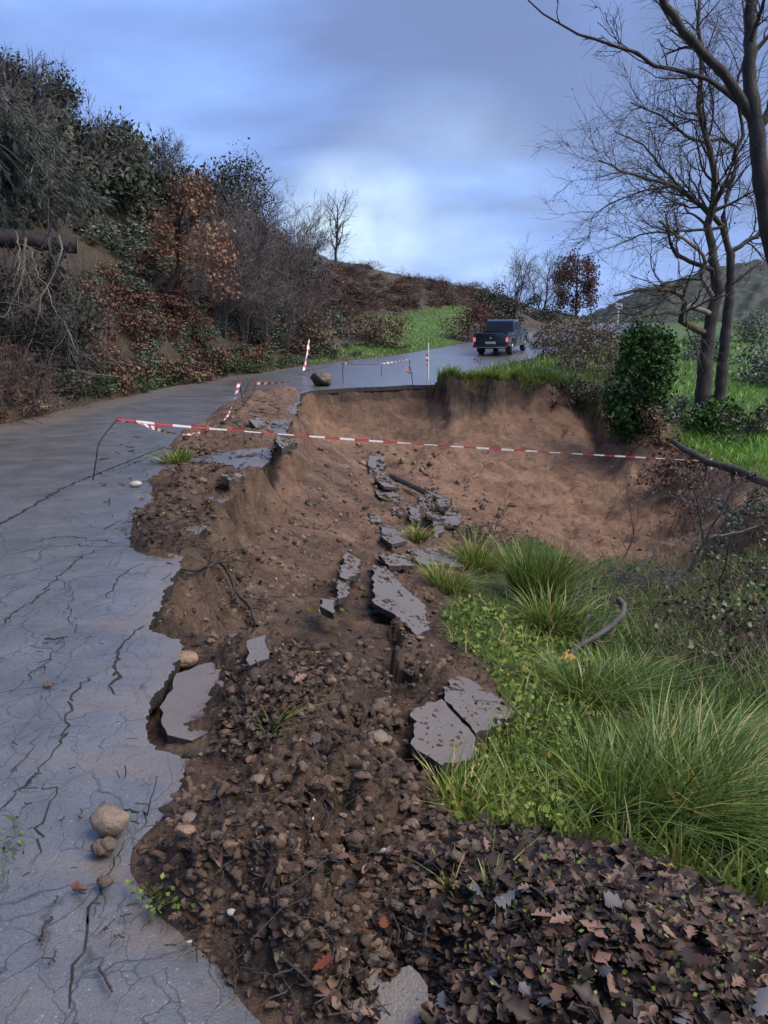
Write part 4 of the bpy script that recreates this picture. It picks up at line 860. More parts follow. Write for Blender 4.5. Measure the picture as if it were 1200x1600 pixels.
# ------------------------------------------------------------------ trees on the right
def px_tree(name, label, Y, trunks, limbs, mat_t, mat_b, seed, n1, n2, n3, l1, l2, l3, bits=None, k=9):
    """trunk and limbs given point by point, the smaller wood grown from them; each limb is a part"""
    r = np.random.default_rng(seed); p0 = limb_px(trunks[0][0], *trunks[0][2:]) if False else None
    first = limb_px(trunks[0][0], Y, trunks[0][2], 14, .015); b = Vector(first[0]); root = tag(empty(name, b), label, 'tree')
    allP, allR = [], []
    for pts, (ra, rb), Y1 in trunks:
        P = limb_px(pts, Y, Y1, 34, .012)[None]; Rr = (np.linspace(ra, rb, 34) * (1 + .05 * r.normal(size=34)))[None]; Rr[0, :3] *= [1.3, 1.15, 1.05]; woody('trunk', root, [(P, Rr, k)], mat_t)
    for pts, (ra, rb), Ya, Y1, m_ in limbs:
        P = limb_px(pts, Ya, Y1, 14, .02)[None]; Rr = np.linspace(ra, rb, 14)[None]; woody('limb', root, [(P, Rr, 7)], m_); allP.append(P); allR.append(Rr)
    P0, R0 = np.concatenate(allP), np.concatenate(allR)
    P1, R1 = grow(P0, R0, n1, l1, .2, 1, .75, .06, .18, 7, .42, .3, r, .009)
    P2, R2 = grow(P1, R1, n2, l2, .15, 1, .7, .02, .2, 6, .55, .4, r, .0055)
    P3, R3 = grow(P2, R2, n3, l3, .15, 1, .65, -.03, .22, 4, .65, .5, r, .0038)
    woody('branches', root, [(P1, R1, 5), (P2, R2, 4)], mat_b); woody('twigs', root, [(P3, R3, 3 if Y < 15 else 1)], mat_b)
    if bits:
        i = r.integers(0, len(P3), bits); V, F, T = leaves(P3[i, -1], .065, r, 0, .6); crown('hanging_seeds', root, V, F, T, L_SEED)
    return root
L_SEED = M_leaf('dead_seed_clusters', [(0, (0.025, 0.018, 0.02)), (1, (0.075, 0.05, 0.05))])
px_tree('plane_tree', 'bare spreading tree with mossy pale limbs and two trunks in the field', 24.0,
        [([(1096, 648), (1100, 600), (1104, 550), (1113, 490), (1122, 455), (1118, 425), (1112, 400)], (.26, .13), 24.0)],
        [([(1120, 462), (1117, 420), (1112, 385), (1106, 345), (1118, 300), (1112, 250), (1100, 200), (1092, 150), (1098, 90), (1090, 30), (1096, -40)], (.14, .04), 24, 25, B_MOSS),
         ([(1118, 470), (1100, 440), (1096, 420), (1102, 405), (1085, 385), (1060, 370), (1044, 355), (1040, 335)], (.08, .03), 24, 23.2, B_PALE),
         ([(1100, 520), (1075, 508), (1062, 500), (1070, 480), (1066, 462), (1040, 452), (1000, 452), (960, 462)], (.11, .03), 23.9, 22.8, B_MOSS),
         ([(1108, 490), (1092, 484), (1080, 478), (1060, 486), (1030, 490), (985, 500), (950, 520)], (.09, .02), 23.9, 23, B_PALE),
         ([(1125, 428), (1105, 418), (1060, 402), (1048, 385), (1044, 362), (1030, 345)], (.09, .03), 24, 23.4, B_DARK),
         ([(1066, 462), (1070, 450), (1052, 446), (1030, 455)], (.06, .03), 23.6, 23.2, B_MOSS)],
        B_DARK, B_DARK, 201, 70, 420, 1300, 1.9, 1.2, .65, 260)
px_tree('slender_tree', 'slender dark tree with a wide bare crown right of the mossy limbed tree', 24.8,
        [([(1124, 632), (1130, 560), (1138, 480), (1142, 420), (1140, 392)], (.19, .12), 24.8)],
        [([(1140, 394), (1128, 355), (1112, 335), (1085, 312), (1050, 290), (1010, 278), (975, 268), (935, 250)], (.10, .02), 24.8, 23.6, B_MOSS),
         ([(1138, 392), (1132, 330), (1142, 285), (1152, 240), (1135, 218), (1100, 222), (1070, 212), (1030, 180), (985, 160)], (.09, .02), 24.8, 25.2, B_DARK),
         ([(1144, 392), (1165, 378), (1195, 362), (1230, 340)], (.08, .04), 24.8, 25, B_DARK),
         ([(1145, 250), (1160, 200), (1150, 140), (1165, 80), (1160, 0)], (.06, .02), 25, 25.4, B_DARK),
         ([(1085, 312), (1040, 270), (1000, 225), (960, 205)], (.05, .015), 24.2, 24, B_DARK),
         ([(1128, 355), (1090, 360), (1050, 362), (1010, 365), (960, 385)], (.05, .015), 24.4, 23.4, B_DARK),
         ([(1050, 290), (1000, 300), (950, 320), (925, 340)], (.04, .012), 24, 23.4, B_DARK)],
        B_DARK, B_DARK, 202, 95, 600, 2000, 2.1, 1.3, .65, 320)
px_tree('leaning_tree', 'dark nearer tree leaning in at the right edge of the picture', 12.0,
        [([(1300, 900), (1262, 700), (1225, 480), (1198, 345), (1187, 250), (1180, 190)], (.15, .115), 12.0)],
        [([(1180, 195), (1172, 110), (1173, 40), (1176, -60)], (.105, .075), 12, 12.1, B_DARK),
         ([(1180, 190), (1150, 142), (1105, 90), (1065, 45), (1030, -12), (1010, -60)], (.075, .05), 12, 11.8, B_DARK),
         ([(1172, 182), (1135, 140), (1080, 118), (1035, 100), (970, 75), (905, 52), (862, 30), (825, 0)], (.04, .010), 12, 11.6, B_DARK),
         ([(1188, 200), (1215, 150), (1260, 120)], (.06, .04), 12, 12.2, B_DARK)],
        B_DARK, B_DARK, 203, 26, 80, 190, .75, .42, .25, None)

# ivy-clad stump, ivy bush, olives
def leaf_body(name, label, poly, Y, dY, n, size, mat, seed, cat, bark, trunk_px, nc=70, clump=.16, rad=.1, up=.4):
    c = np.array(poly, float); yb = c[:, 1].max(); b = at(c[:, 0].mean(), yb, Y); b.z = min(b.z, float(Hs(b.x, b.y)))
    return leafy_tree(name, label, b, poly, Y, dY, n, size, mat, bark, trunk_px, seed, cat, clump, nc, None, rad, up, False)
leaf_body('ivy_stump', 'tall ivy covered stump at the right rim of the hollow', [(985, 515), (1012, 505), (1040, 512), (1050, 540), (1050, 600), (1042, 640), (1025, 665), (1030, 700), (1000, 712), (975, 690), (952, 655), (958, 600), (972, 560)], 20.6, .7, 8000, .115, L_IVY, 301, 'stump', B_DARK, [(1005, 715), (1008, 600), (1015, 520)], 130, .13, .25)
leaf_body('withered_creeper', 'withered brown creeper hanging beside the ivy stump', [(1008, 640), (1030, 628), (1050, 660), (1058, 700), (1045, 725), (1020, 715), (1012, 680)], 19.6, .35, 1100, .08, L_FERN, 302, 'creeper', B_BROWN, [(1035, 720), (1032, 680), (1025, 640)], 40, .1, .03)
leaf_body('ivy_bush', 'round dark ivy bush below the two field trunks', [(1085, 700), (1080, 665), (1092, 640), (1120, 628), (1150, 638), (1165, 665), (1160, 705), (1130, 725), (1100, 722)], 20.5, .8, 4800, .115, L_IVY, 303, 'bush', B_DARK, [(1125, 725), (1125, 690), (1127, 650)], 90, .14, .06)
for i, (poly, Y, lb) in enumerate([([(1150, 600), (1155, 555), (1180, 535), (1240, 530), (1260, 570), (1240, 610), (1175, 612)], 33, 'grey green olive tree at the right edge of the field'), ([(1062, 575), (1065, 540), (1085, 525), (1120, 530), (1130, 560), (1110, 582)], 41, 'small olive tree seen between stump and field trunks'), ([(1140, 545), (1148, 505), (1175, 492), (1200, 500), (1205, 540), (1170, 550)], 52, 'olive tree farther up the field, right of the trunks'), ([(1050, 520), (1060, 492), (1090, 485), (1110, 500), (1105, 525)], 70, 'distant olive tree left of the field trunks')]):
    c = np.array(poly).mean(0); yb = max(p[1] for p in poly)
    b = at(c[0], yb + 30, Y); b.z = float(Hs(b.x, b.y))
    q = proj(np.array(b)[None]); leafy_tree('olive_tree', lb, b, poly, Y, 1.3, 2200, .14, L_OLIVE, B_GREY, [(c[0], float(q[1][0])), (c[0] + 2, yb), (c[0] + 4, c[1])], 310 + i, 'tree', .3, 45, 'olive trees in the field', .08)

# fallen pole that holds the tape
def stick(name, label, P, r0, r1, mat, cat, twigs=0, seed=0, tl=.3, k=8, endcap=None, group=None):
    b = Vector(P[0]); root = tag(empty(name, b), label, cat, group); r = np.random.default_rng(seed); n = len(P)
    Rr = (np.linspace(r0, r1, n) * (1 + .12 * r.normal(size=n)))[None]
    woody('stem', root, [(P[None], Rr, k)], mat)
    if twigs:
        P1, R1 = grow(P[None], Rr, twigs, tl, .2, 1, .8, .02, .2, 6, .5, .35, r, .0025); P2, R2 = grow(P1, R1, twigs * 3, tl * .5, .2, 1, .7, .02, .2, 4, .6, .5, r, .0018)
        woody('twigs', root, [(P1, R1, 4), (P2, R2, 3)], mat)
    return root
stick('fallen_pole', 'fallen dark branch leaning over the right bank, holding the tape end', np.concatenate([limb_px([(1052, 690), (1075, 705), (1108, 722), (1160, 740), (1260, 782)], 16.2, 12.6, 14, .01)]), .06, .085, B_DARK, 'branch', 4, 5, .5)
def torn_branch():
    g = g_at(890, 1032); pts = [(888, 1030), (905, 1010), (935, 992), (962, 972), (976, 953), (966, 936)]
    P = curve([tuple(at(px, py, g.y + .12 + .13 * i)) for i, (px, py) in enumerate(pts)], 14, .006)
    root = stick('torn_branch', 'curved grey broken branch with a raw orange end in the grass', P, .032, .026, B_GREY, 'branch', 6, 8, .45)
    a = Acc(); r = np.random.default_rng(4); d = unit(P[0] - P[2])
    for i in range(14):
        s = P[0] + r.normal(0, .02, 3) + np.array([0, 0, .03]); e_ = s + d * r.uniform(.10, .24) + r.normal(0, .03, 3); V, F = tubes(np.array([[s - d * .03, s, (s + e_) / 2, e_]]), np.array([[.018, .016, .010, .001]]), 4); a.add(local(V, root.location), F)
    m = M_plain('raw_orange_wood', (0.62, 0.26, 0.08), .6, 0, .25, 30); obj('torn_end', a.mesh('torn_end'), m, root)
torn_branch()
def gp_curve(pts, lift, n=12, jit=.008):
    hs = [hit([px], [py])[0] for px, py in pts]; lf = lift if isinstance(lift, (list, tuple)) else [lift] * len(pts)
    return curve([h + np.array([0, 0, l]) for h, l in zip(hs, lf)], n, jit)
stick('dead_sapling', 'pale dead sapling with forked branches in the right gully', limb_px([(1070, 915), (1085, 878), (1100, 852), (1116, 838), (1150, 833), (1185, 822)], 11.2, 10.8, 14, .01), .05, .012, B_PALE, 'sapling', 0)
for i, (pts, ra, lb) in enumerate([([(1098, 842), (1090, 790), (1079, 745)], .022, 'upright bare fork above the pale dead sapling'), ([(1104, 842), (1125, 800), (1150, 762), (1165, 735)], .018, 'thin slanting bare stem right of the pale sapling'), ([(1118, 990), (1126, 930), (1135, 870), (1140, 845)], .02, 'thin dark upright stem in front of the pale sapling')]):
    stick('bare_sapling', lb, limb_px(pts, 11 if i < 2 else 9, 10.8 if i < 2 else 8.8, 10, .012), ra, .006, B_GREY if i < 2 else B_DARK, 'sapling', 9, 40 + i, .6, 6, group='bare saplings in the right gully')
stick('bent_sapling', 'thin bent bare sapling on the hollow floor', limb_px([(945, 912), (970, 878), (988, 842), (986, 805), (980, 765)], 12.6, 12.9, 12, .01), .018, .005, B_BROWN, 'sapling', 12, 50, .7, 6)
stick('twiggy_seedling', 'dark twiggy seedling left of the large tussock', limb_px([(755, 880), (768, 845), (778, 815), (790, 790)], 12.0, 12.1, 10, .01), .012, .004, B_DARK, 'seedling', 10, 51, .6, 5)
stick('lip_branch', 'dark dead branch lying down the broken road lip', gp_curve([(262, 888), (300, 905), (345, 915), (368, 945), (388, 968), (402, 988)], [.03, .06, .12, .12, .10, .05], 16), .012, .016, B_DARK, 'branch', 7, 52, .35, 7)
stick('lip_twig', 'thin upright forked twig at the broken road lip', limb_px([(318, 905), (325, 880), (332, 862)], float(g_at(318, 905).y), float(g_at(318, 905).y), 8, .004), .006, .002, B_DARK, 'twig', 4, 53, .15, 5)
for i, (pts, lb) in enumerate([([(70, 998), (85, 997), (100, 995)], 'short black stick lying on the cracked asphalt'), ([(62, 1470), (70, 1450), (80, 1432)], 'short dark stick at the lower left of the road'), ([(155, 1510), (165, 1530), (175, 1550)], 'thin dark twig near the bottom of the road'), ([(700, 1082), (720, 1085), (735, 1084)], 'black stick lying on the sunken asphalt slab'), ([(195, 1265), (205, 1268), (217, 1270)], 'thin stick pointing from the round stone to the soil'), ([(440, 1510), (470, 1530), (500, 1560), (520, 1600)], 'long thin twig across the bottom slab')]):
    stick('fallen_stick', lb, gp_curve(pts, .016, 8, .003) if i not in (0, 1, 2, 4) else curve([tuple(gz(px, py, .014)) for px, py in pts], 8, .003), .007 if i in (0, 3) else .0045, .004, B_DARK, 'stick', 0, 60 + i, .1, 5, group='sticks lying about')

# ------------------------------------------------------------------ brush and tussocks on the right
def bramble(name, label, poly, Y0, dY, seed, n, nl, mat=B_BROWN, lm=L_BRAM, cat='bramble', ls=.06, arch=.5, group=None):
    r = np.random.default_rng(seed); S = cloud(poly, Y0, dY, n, r=r)[0]; g = Hs(S[:, 0], S[:, 1]); c = np.array(poly, float)
    cen = S.mean(0); b = on_ground(cen[0], cen[1]); root = tag(empty(name, b), label, cat, group)
    base = np.stack([S[:, 0] + r.normal(0, .2, n), S[:, 1] + r.normal(0, .2, n), np.zeros(n)], 1); base[:, 2] = Hs(base[:, 0], base[:, 1]) - .03
    top = S; top[:, 2] = np.maximum(top[:, 2], g + .12); end = top + r.normal(0, arch, (n, 3)) * np.array([1, .8, .4]) + np.array([0, 0, -.12])
    P0 = np.array([curve([a_, t_, e_], 8) for a_, t_, e_ in zip(base, top, end)]); P0 = P0 + r.normal(0, .012, P0.shape)
    R0 = np.linspace(.009, .003, 8)[None].repeat(n, 0); P1, R1 = grow(P0, R0, n * 5, .45, .2, 1, .8, 0, .2, 5, .6, .4, r, .003); P2, R2 = grow(P1, R1, n * 8, .22, .1, 1, .8, 0, .2, 3, .7, .5, r, .0022)
    woody('canes', root, [(P0, R0, 4), (P1, R1, 3), (P2, R2, 1)], mat)
    if nl:
        i = r.integers(0, len(P2), nl); V, F, T = leaves(P2[i, r.integers(0, 3, nl)] + r.normal(0, .03, (nl, 3)), ls, r, .6, .65); crown('foliage', root, V, F, T, lm)
    return root
BR = [([(1060, 740), (1110, 730), (1150, 760), (1140, 820), (1090, 830), (1065, 800)], 15.5, .7, 30, 500, B_PURP, L_FERN, 'dark bramble tangle under the tape end'),
      ([(1130, 770), (1210, 760), (1220, 860), (1160, 860), (1125, 820)], 13.2, .7, 30, 1400, B_BROWN, L_OLIVE, 'yellow green bramble below the fallen pole'),
      ([(940, 900), (1000, 880), (1080, 885), (1090, 940), (1030, 965), (950, 955)], 10.6, .6, 55, 60, B_PURP, L_FERN, 'purple grey mat of bare twigs on the gully floor'),
      ([(1110, 860), (1210, 850), (1215, 960), (1130, 960)], 10.5, .7, 34, 1100, B_BROWN, L_BRAM, 'bramble with green leaves at the right edge of the gully'),
      ([(1020, 950), (1120, 940), (1130, 1020), (1040, 1030)], 8.2, .5, 36, 500, B_BROWN, L_BRAM, 'tangle of dry stems behind the curved branch'),
      ([(1110, 960), (1215, 950), (1220, 1060), (1120, 1060)], 7.4, .6, 36, 1100, B_BROWN, L_BRAM, 'grey green bramble above the long grass at right'),
      ([(1060, 1040), (1210, 1040), (1215, 1120), (1080, 1110)], 6.2, .45, 34, 260, B_BROWN, L_BRAM, 'flattened dry brush just above the long grass'),
      ([(890, 950), (960, 940), (985, 980), (930, 1000), (890, 985)], 8.6, .4, 26, 60, B_DARK, L_BRAM, 'dark bare twigs around the curved broken branch'),
      ([(700, 830), (760, 800), (820, 830), (790, 880), (720, 880)], 12.4, .6, 22, 120, B_DARK, L_BRAM, 'sparse dark twigs beyond the sunken slabs'),
      ([(865, 545), (930, 520), (965, 540), (960, 600), (900, 610), (870, 585)], 27.5, 1.2, 44, 1300, B_BROWN, L_DRY, 'dry tangled brush on the verge right of the pickup'),
      ([(905, 600), (955, 590), (985, 640), (965, 670), (930, 650)], 24.0, .7, 30, 900, B_BROWN, L_OLIVE, 'grey green brush at the right end of the scar rim'),
      ([(940, 500), (1010, 480), (1040, 510), (1000, 560), (950, 560)], 32, 1.5, 44, 900, B_GREY, L_DRY, 'pale brush beyond the ivy stump'),
      ([(700, 535), (735, 545), (800, 520), (880, 500), (890, 530), (800, 560), (740, 568)], 29.5, .8, 4, 60, B_BROWN, L_DRY, 'few dry stalks on the verge before the pickup'),
      ([(830, 530), (850, 505), (920, 500), (960, 510), (950, 550), (860, 555)], 33, 1.0, 130, 4500, B_BROWN, L_DRY, 'tall dry brush hiding the far road right of the pickup'),
      ([(985, 640), (1060, 620), (1090, 660), (1085, 730), (1040, 740)], 21.5, .9, 34, 2200, B_BROWN, L_OLIVE, 'grey green growth between ivy stump and ivy bush'),
      ([(1150, 640), (1215, 640), (1215, 740), (1160, 735)], 19.5, .9, 34, 1800, B_BROWN, L_BRAM, 'low green bramble right of the ivy bush'),
      ([(1040, 700), (1090, 725), (1100, 790), (1060, 800), (1030, 760)], 17.4, .5, 40, 900, B_DARK, L_FERN, 'dark withered tangle beneath the ivy stump'),
      ([(880, 600), (915, 600), (945, 660), (925, 680), (895, 640)], 24.2, .35, 16, 700, B_BROWN, L_RUST, 'strip of brown dead leaves at the end of the scar')]
for i, (poly, Y, dY, n, nl, m_, lm, lb) in enumerate(BR):
    bramble('bramble', lb, poly, Y, dY, 400 + i, n, nl, m_, lm, group='brush and bramble on the right', ls=.06 if Y < 16 else .10)

def tussock(label, px, py, rad, h, n, seed, mat=L_TUSS, lean=(0.5, -0.1), spread=.8, curl=.9, w=.005, group='grass tussocks'):
    r = np.random.default_rng(seed); c = g_at(px, py); root = tag(empty('grass_tussock', c), label, 'grass tussock', group)
    a = r.random(n) * 6.283; q = rad * np.sqrt(r.random(n)); X, Y = c.x + q * np.cos(a), c.y + q * np.sin(a)
    B = np.stack([X, Y, Hs(X, Y) - .02], 1); ln = np.array(lean)[None] + spread * np.stack([np.cos(a), np.sin(a)], 1) * (q / rad)[:, None] + r.normal(0, .28, (n, 2))
    V, F, T = blades(B, h * (.45 + .7 * r.random(n)), w * (.6 + .8 * r.random(n)), ln, curl, r, 5)
    crown('blades', root, V, F, T, mat); 
    k = n // 8; V, F, T = blades(B[:k], h * .5, w, ln[:k] * 1.6, 1.4, r, 5); crown('dead_blades', root, V, F, T, L_DRY)
tussock('huge tussock of long arching grass at the right edge', 1120, 1300, .34, .52, 1300, 501, lean=(.55, -.1), w=.0055)
tussock('wide tussock of arching grass left of the huge one', 1000, 1285, .26, .40, 800, 502, lean=(.5, -.05), w=.005)
tussock('long grass tussock in the lower right corner of the gully', 1185, 1350, .2, .42, 500, 503, lean=(.4, -.2), w=.005)
tussock('tussock of grass just above the huge one', 1100, 1215, .35, .42, 700, 504, lean=(.6, 0), w=.005)
tussock('tall bright tussock standing before the scar', 842, 940, .30, .78, 800, 505, lean=(.05, -.1), spread=.45, w=.0085, curl=.6)
tussock('tussock at the right foot of the tall bright one', 868, 985, .28, .45, 450, 506, lean=(.15, -.15), w=.008)
tussock('soft grass tussock under the torn branch', 925, 1095, .28, .33, 700, 507, lean=(.2, -.1), w=.006)
tussock('soft grass tussock right of the torn branch', 985, 1085, .26, .32, 600, 508, lean=(.3, -.1), w=.006)
tussock('small grass clump beside the lower sunken slab', 722, 1262, .10, .2, 130, 509, L_GRASS, (.1, -.1), w=.004)
tussock('small grass clump between the sunken slabs', 652, 845, .12, .3, 160, 510, L_GRASS, (.1, -.1), w=.009)
tussock('isolated grass tuft on the debris by the road', 276, 722, .16, .24, 200, 511, L_GRASS, (-.2, -.1), w=.008)
tussock('grass clump at the left end of the gully grass', 700, 925, .22, .4, 260, 512, L_GRASS, (.1, -.1), w=.007)
tussock('grass clump left of the tall bright tussock', 745, 890, .25, .5, 300, 513, L_GRASS, (.1, -.1), w=.008)
tussock('fallen green tuft on the leaf litter', 770, 1395, .03, .11, 34, 514, L_GRASS, (.4, .1), 1.2, w=.0028)
tussock('fallen green sprig on the leaf litter edge', 700, 1385, .02, .09, 18, 515, L_GRASS, (-.5, .1), 1.2, w=.0028)
tussock('yellow green tuft on the dark soil', 425, 1145, .04, .12, 30, 516, L_GRASS, (.4, .2), 1.2, w=.003)

# ------------------------------------------------------------------ pickup
def bevel_mesh(bm, w, seg=2, ang=30):
    es = [e_ for e_ in bm.edges if len(e_.link_faces) == 2 and e_.calc_face_angle(0) > R(ang)]
    bmesh.ops.bevel(bm, geom=es, offset=w, segments=seg, affect='EDGES', profile=.6)
def bm_prism(pts, x0, x1, bev=.02, tap=None):
    """side profile (y, z) drawn out between x0 and x1"""
    bm = bmesh.new(); A = [bm.verts.new((x0, p[0], p[1])) for p in pts]; Bv = [bm.verts.new((x1, p[0], p[1])) for p in pts]; n = len(pts)
    bm.faces.new(A); bm.faces.new(Bv[::-1])
    for i in range(n): bm.faces.new((A[i], Bv[i], Bv[(i + 1) % n], A[(i + 1) % n]))
    if tap:
        for v in bm.verts: v.co.x *= tap(v.co.z)
    bmesh.ops.recalc_face_normals(bm, faces=bm.faces)
    if bev: bevel_mesh(bm, bev)
    return bm
def bm_box(x0, x1, y0, y1, z0, z1, bev=.01): return bm_prism([(y0, z0), (y1, z0), (y1, z1), (y0, z1)], x0, x1, bev)
def bobj(name, bm, mat, parent, smooth=True):
    me = bpy.data.meshes.new(name); bm.to_mesh(me); bm.free()
    if smooth: me.polygons.foreach_set('use_smooth', [True] * len(me.polygons)); me.set_sharp_from_angle(angle=R(32))
    return obj(name, me, mat, parent)
def join_bm(*bms):
    out = bmesh.new()
    for b in bms:
        me = bpy.data.meshes.new('t'); b.to_mesh(me); b.free(); out.from_mesh(me); bpy.data.meshes.remove(me)
    return out
def pickup(loc, rz, pitch):
    PAINT = M_plain('navy_paint', (0.010, 0.016, 0.032), .25, 0, .1, 2); PAINT.node_tree.nodes['Principled BSDF'].inputs['Coat Weight'].default_value = .5
    LOWER = M_plain('silver_lower_paint', (0.10, 0.10, 0.10), .35, .3, .2, 3)
    GL = M_plain('dark_glass', (0.012, 0.016, 0.022), .06, 0, .1, 2); BLK = M_plain('black_plastic', (0.015, 0.015, 0.016), .6, 0, .2, 10); CHR = M_plain('chrome', (0.55, 0.56, 0.58), .18, 1, .05, 5)
    TY = M_plain('tyre_rubber', (0.012, 0.012, 0.012), .8, 0, .3, 30); RM = M_plain('steel_rim', (0.30, 0.30, 0.31), .35, .9, .1, 10)
    RED = M_plain('lit_tail_light', (0.6, 0.02, 0.03), .3, 0, .1, 10, 0, (1.0, 0.2, 0.2), 0.22); PLT = M_plain('pale_plate', (0.52, 0.52, 0.50), .5, 0, .1, 20)
    t = tag(empty('pickup_truck', loc, rz), 'dark blue double cab pickup driving away with red tail lights lit', 'pickup'); t.rotation_euler = (pitch, 0, rz)
    def arch(yc, r, z0, n=9): return [(yc + r * math.cos(a), z0 + r * math.sin(a) * .95) for a in np.linspace(0, math.pi, n)]
    prof = [(0.02, .50), (0.0, .98), (3.55, .98), (4.45, .95), (4.86, .86), (4.92, .52)] + [(4.48, .40)] + arch(4.05, .42, .42) + [(3.5, .36), (1.6, .36)] + arch(1.12, .42, .42) + [(0.6, .42)]
    body = bm_prism(prof, -.84, .84, .03, lambda z: 1 - .05 * max(0, z - .75)); bobj('body', body, PAINT, t)
    bed = join_bm(bm_box(-.83, -.77, .05, 1.62, .97, 1.10, .012), bm_box(.77, .83, .05, 1.62, .97, 1.10, .012), bm_box(-.77, .77, 1.56, 1.62, .97, 1.12, .01)); bobj('cargo_bed', bed, PAINT, t)
    cab = bm_prism([(1.66, .97), (1.72, 1.12), (1.92, 1.60), (2.15, 1.66), (3.00, 1.64), (3.62, 1.10), (3.72, .97)], -.80, .80, .035, lambda z: 1 - .24 * max(0, z - .97)); cb = bobj('cabin', cab, PAINT, t)
    def pane(name, pts, nrm=.006):
        bm = bmesh.new(); f = bm.faces.new([bm.verts.new(p) for p in pts]); bmesh.ops.recalc_face_normals(bm, faces=bm.faces)
        ex = bmesh.ops.extrude_face_region(bm, geom=[f]); n = f.normal.copy(); bmesh.ops.translate(bm, verts=[v for v in ex['geom'] if isinstance(v, bmesh.types.BMVert)], vec=n * nrm); return bobj(name, bm, GL, cb, False)
    wz = lambda z: .80 * (1 - .24 * max(0, z - .97))
    def rear(z): return 1.72 + (z - 1.12) / .48 * .20
    pane('rear_window', [(-wz(1.16) + .10, rear(1.16) - .012, 1.16), (wz(1.16) - .10, rear(1.16) - .012, 1.16), (wz(1.54) - .09, rear(1.54) - .012, 1.54), (-wz(1.54) + .09, rear(1.54) - .012, 1.54)])
    def front(z): return 3.62 - (z - 1.10) / .54 * .62
    pane('windscreen', [(-wz(1.14) + .08, front(1.14) + .012, 1.14), (wz(1.14) - .08, front(1.14) + .012, 1.14), (wz(1.56) - .08, front(1.56) + .012, 1.56), (-wz(1.56) + .08, front(1.56) + .012, 1.56)])
    for sx in (-1, 1):
        for ya, yb, yc, yd in ((1.86, 2.58, 2.56, 2.02), (2.68, 3.48, 3.04, 2.68)):
            pane('side_window', [(sx * (wz(1.12) + .004), ya, 1.12), (sx * (wz(1.12) + .004), yb, 1.12), (sx * (wz(1.54) + .004), yc, 1.54), (sx * (wz(1.54) + .004), yd, 1.54)])
        for ya, yb in ((1.78, 2.62), (2.66, 3.50)):
            d = bobj('door', bm_box(sx * .84 - .008, sx * .84 + .008, ya, yb, .46, .96, .006), PAINT, t); bobj('handle', bm_box(sx * .862 - .012, sx * .862 + .012, ya + .08, ya + .24, .84, .875, .006), CHR, d)
        mr = bobj('door_mirror', bm_box(sx * .98 - .10, sx * .98 + .10, 3.30, 3.40, 1.04, 1.22, .03), BLK, t); bobj('glass', bm_box(sx * .98 - .08, sx * .98 + .08, 3.292, 3.300, 1.06, 1.20, .002), CHR, mr)
        bobj('tail_light', bm_box(sx * .80 - .055, sx * .80 + .055, -.03, .06, .68, .88, .015), RED, t)
        bobj('headlight', bm_box(sx * .66 - .15, sx * .66 + .15, 4.83, 4.90, .66, .82, .015), CHR, t)
        bobj('mudflap', bm_box(sx * .72 - .12, sx * .72 + .12, .62, .64, .16, .44, .003), BLK, t)
        bobj('side_trim', bm_box(sx * .848 - .012, sx * .848 + .012, 1.58, 3.60, .36, .47, .008), LOWER, t)
        for yc in (1.12, 4.05):
            w = bmesh.new(); bmesh.ops.create_cone(w, cap_ends=True, segments=28, radius1=.35, radius2=.35, depth=.23); bevel_mesh(w, .04, 3, 60)
            bmesh.ops.transform(w, matrix=Matrix.Translation((sx * .73, yc, .35)) @ Matrix.Rotation(R(90), 4, 'Y'), verts=w.verts); wo_ = bobj('wheel', w, TY, t)
            w = bmesh.new(); bmesh.ops.create_cone(w, cap_ends=True, segments=20, radius1=.20, radius2=.17, depth=.03); bmesh.ops.transform(w, matrix=Matrix.Translation((sx * .85, yc, .35)) @ Matrix.Rotation(R(90) * sx, 4, 'Y'), verts=w.verts); bobj('rim', w, RM, wo_)
    tg = bobj('tailgate', bm_box(-.72, .72, -.02, .05, .56, 1.09, .02), PAINT, t)
    bobj('handle', bm_box(-.12, .12, -.036, -.018, .94, .99, .006), BLK, tg)
    em = bmesh.new(); bmesh.ops.create_uvsphere(em, u_segments=14, v_segments=8, radius=1); bmesh.ops.transform(em, matrix=Matrix.Translation((0, -.022, .86)) @ Matrix.Diagonal((.07, .012, .045, 1)), verts=em.verts); bobj('emblem', em, CHR, tg)
    bobj('ledge', bm_box(-.70, .70, -.026, -.016, 1.05, 1.075, .004), LOWER, tg)
    bp_ = bobj('rear_bumper', bm_box(-.84, .84, -.14, .03, .40, .54, .03), BLK, t); bobj('bumper_bar', bm_box(-.80, .80, -.155, -.135, .40, .435, .006), CHR, bp_)
    bobj('licence_plate', bm_box(-.26, .26, -.036, -.022, .57, .68, .004), PLT, t)
    bobj('front_bumper', bm_box(-.85, .85, 4.84, 5.0, .40, .60, .04), LOWER, t)
    bobj('grille', bm_box(-.48, .48, 4.86, 4.90, .64, .84, .01), BLK, t)
    ax = bmesh.new(); bmesh.ops.create_cone(ax, cap_ends=True, segments=10, radius1=.06, radius2=.06, depth=1.4); bmesh.ops.transform(ax, matrix=Matrix.Translation((0, 1.12, .33)) @ Matrix.Rotation(R(90), 4, 'Y'), verts=ax.verts); bobj('axle', ax, BLK, t)
ploc = at(766, 553, 38); ploc.z = float(road_z(ploc.x, ploc.y)) + .005
pickup(ploc, R(-22), R(2.6))

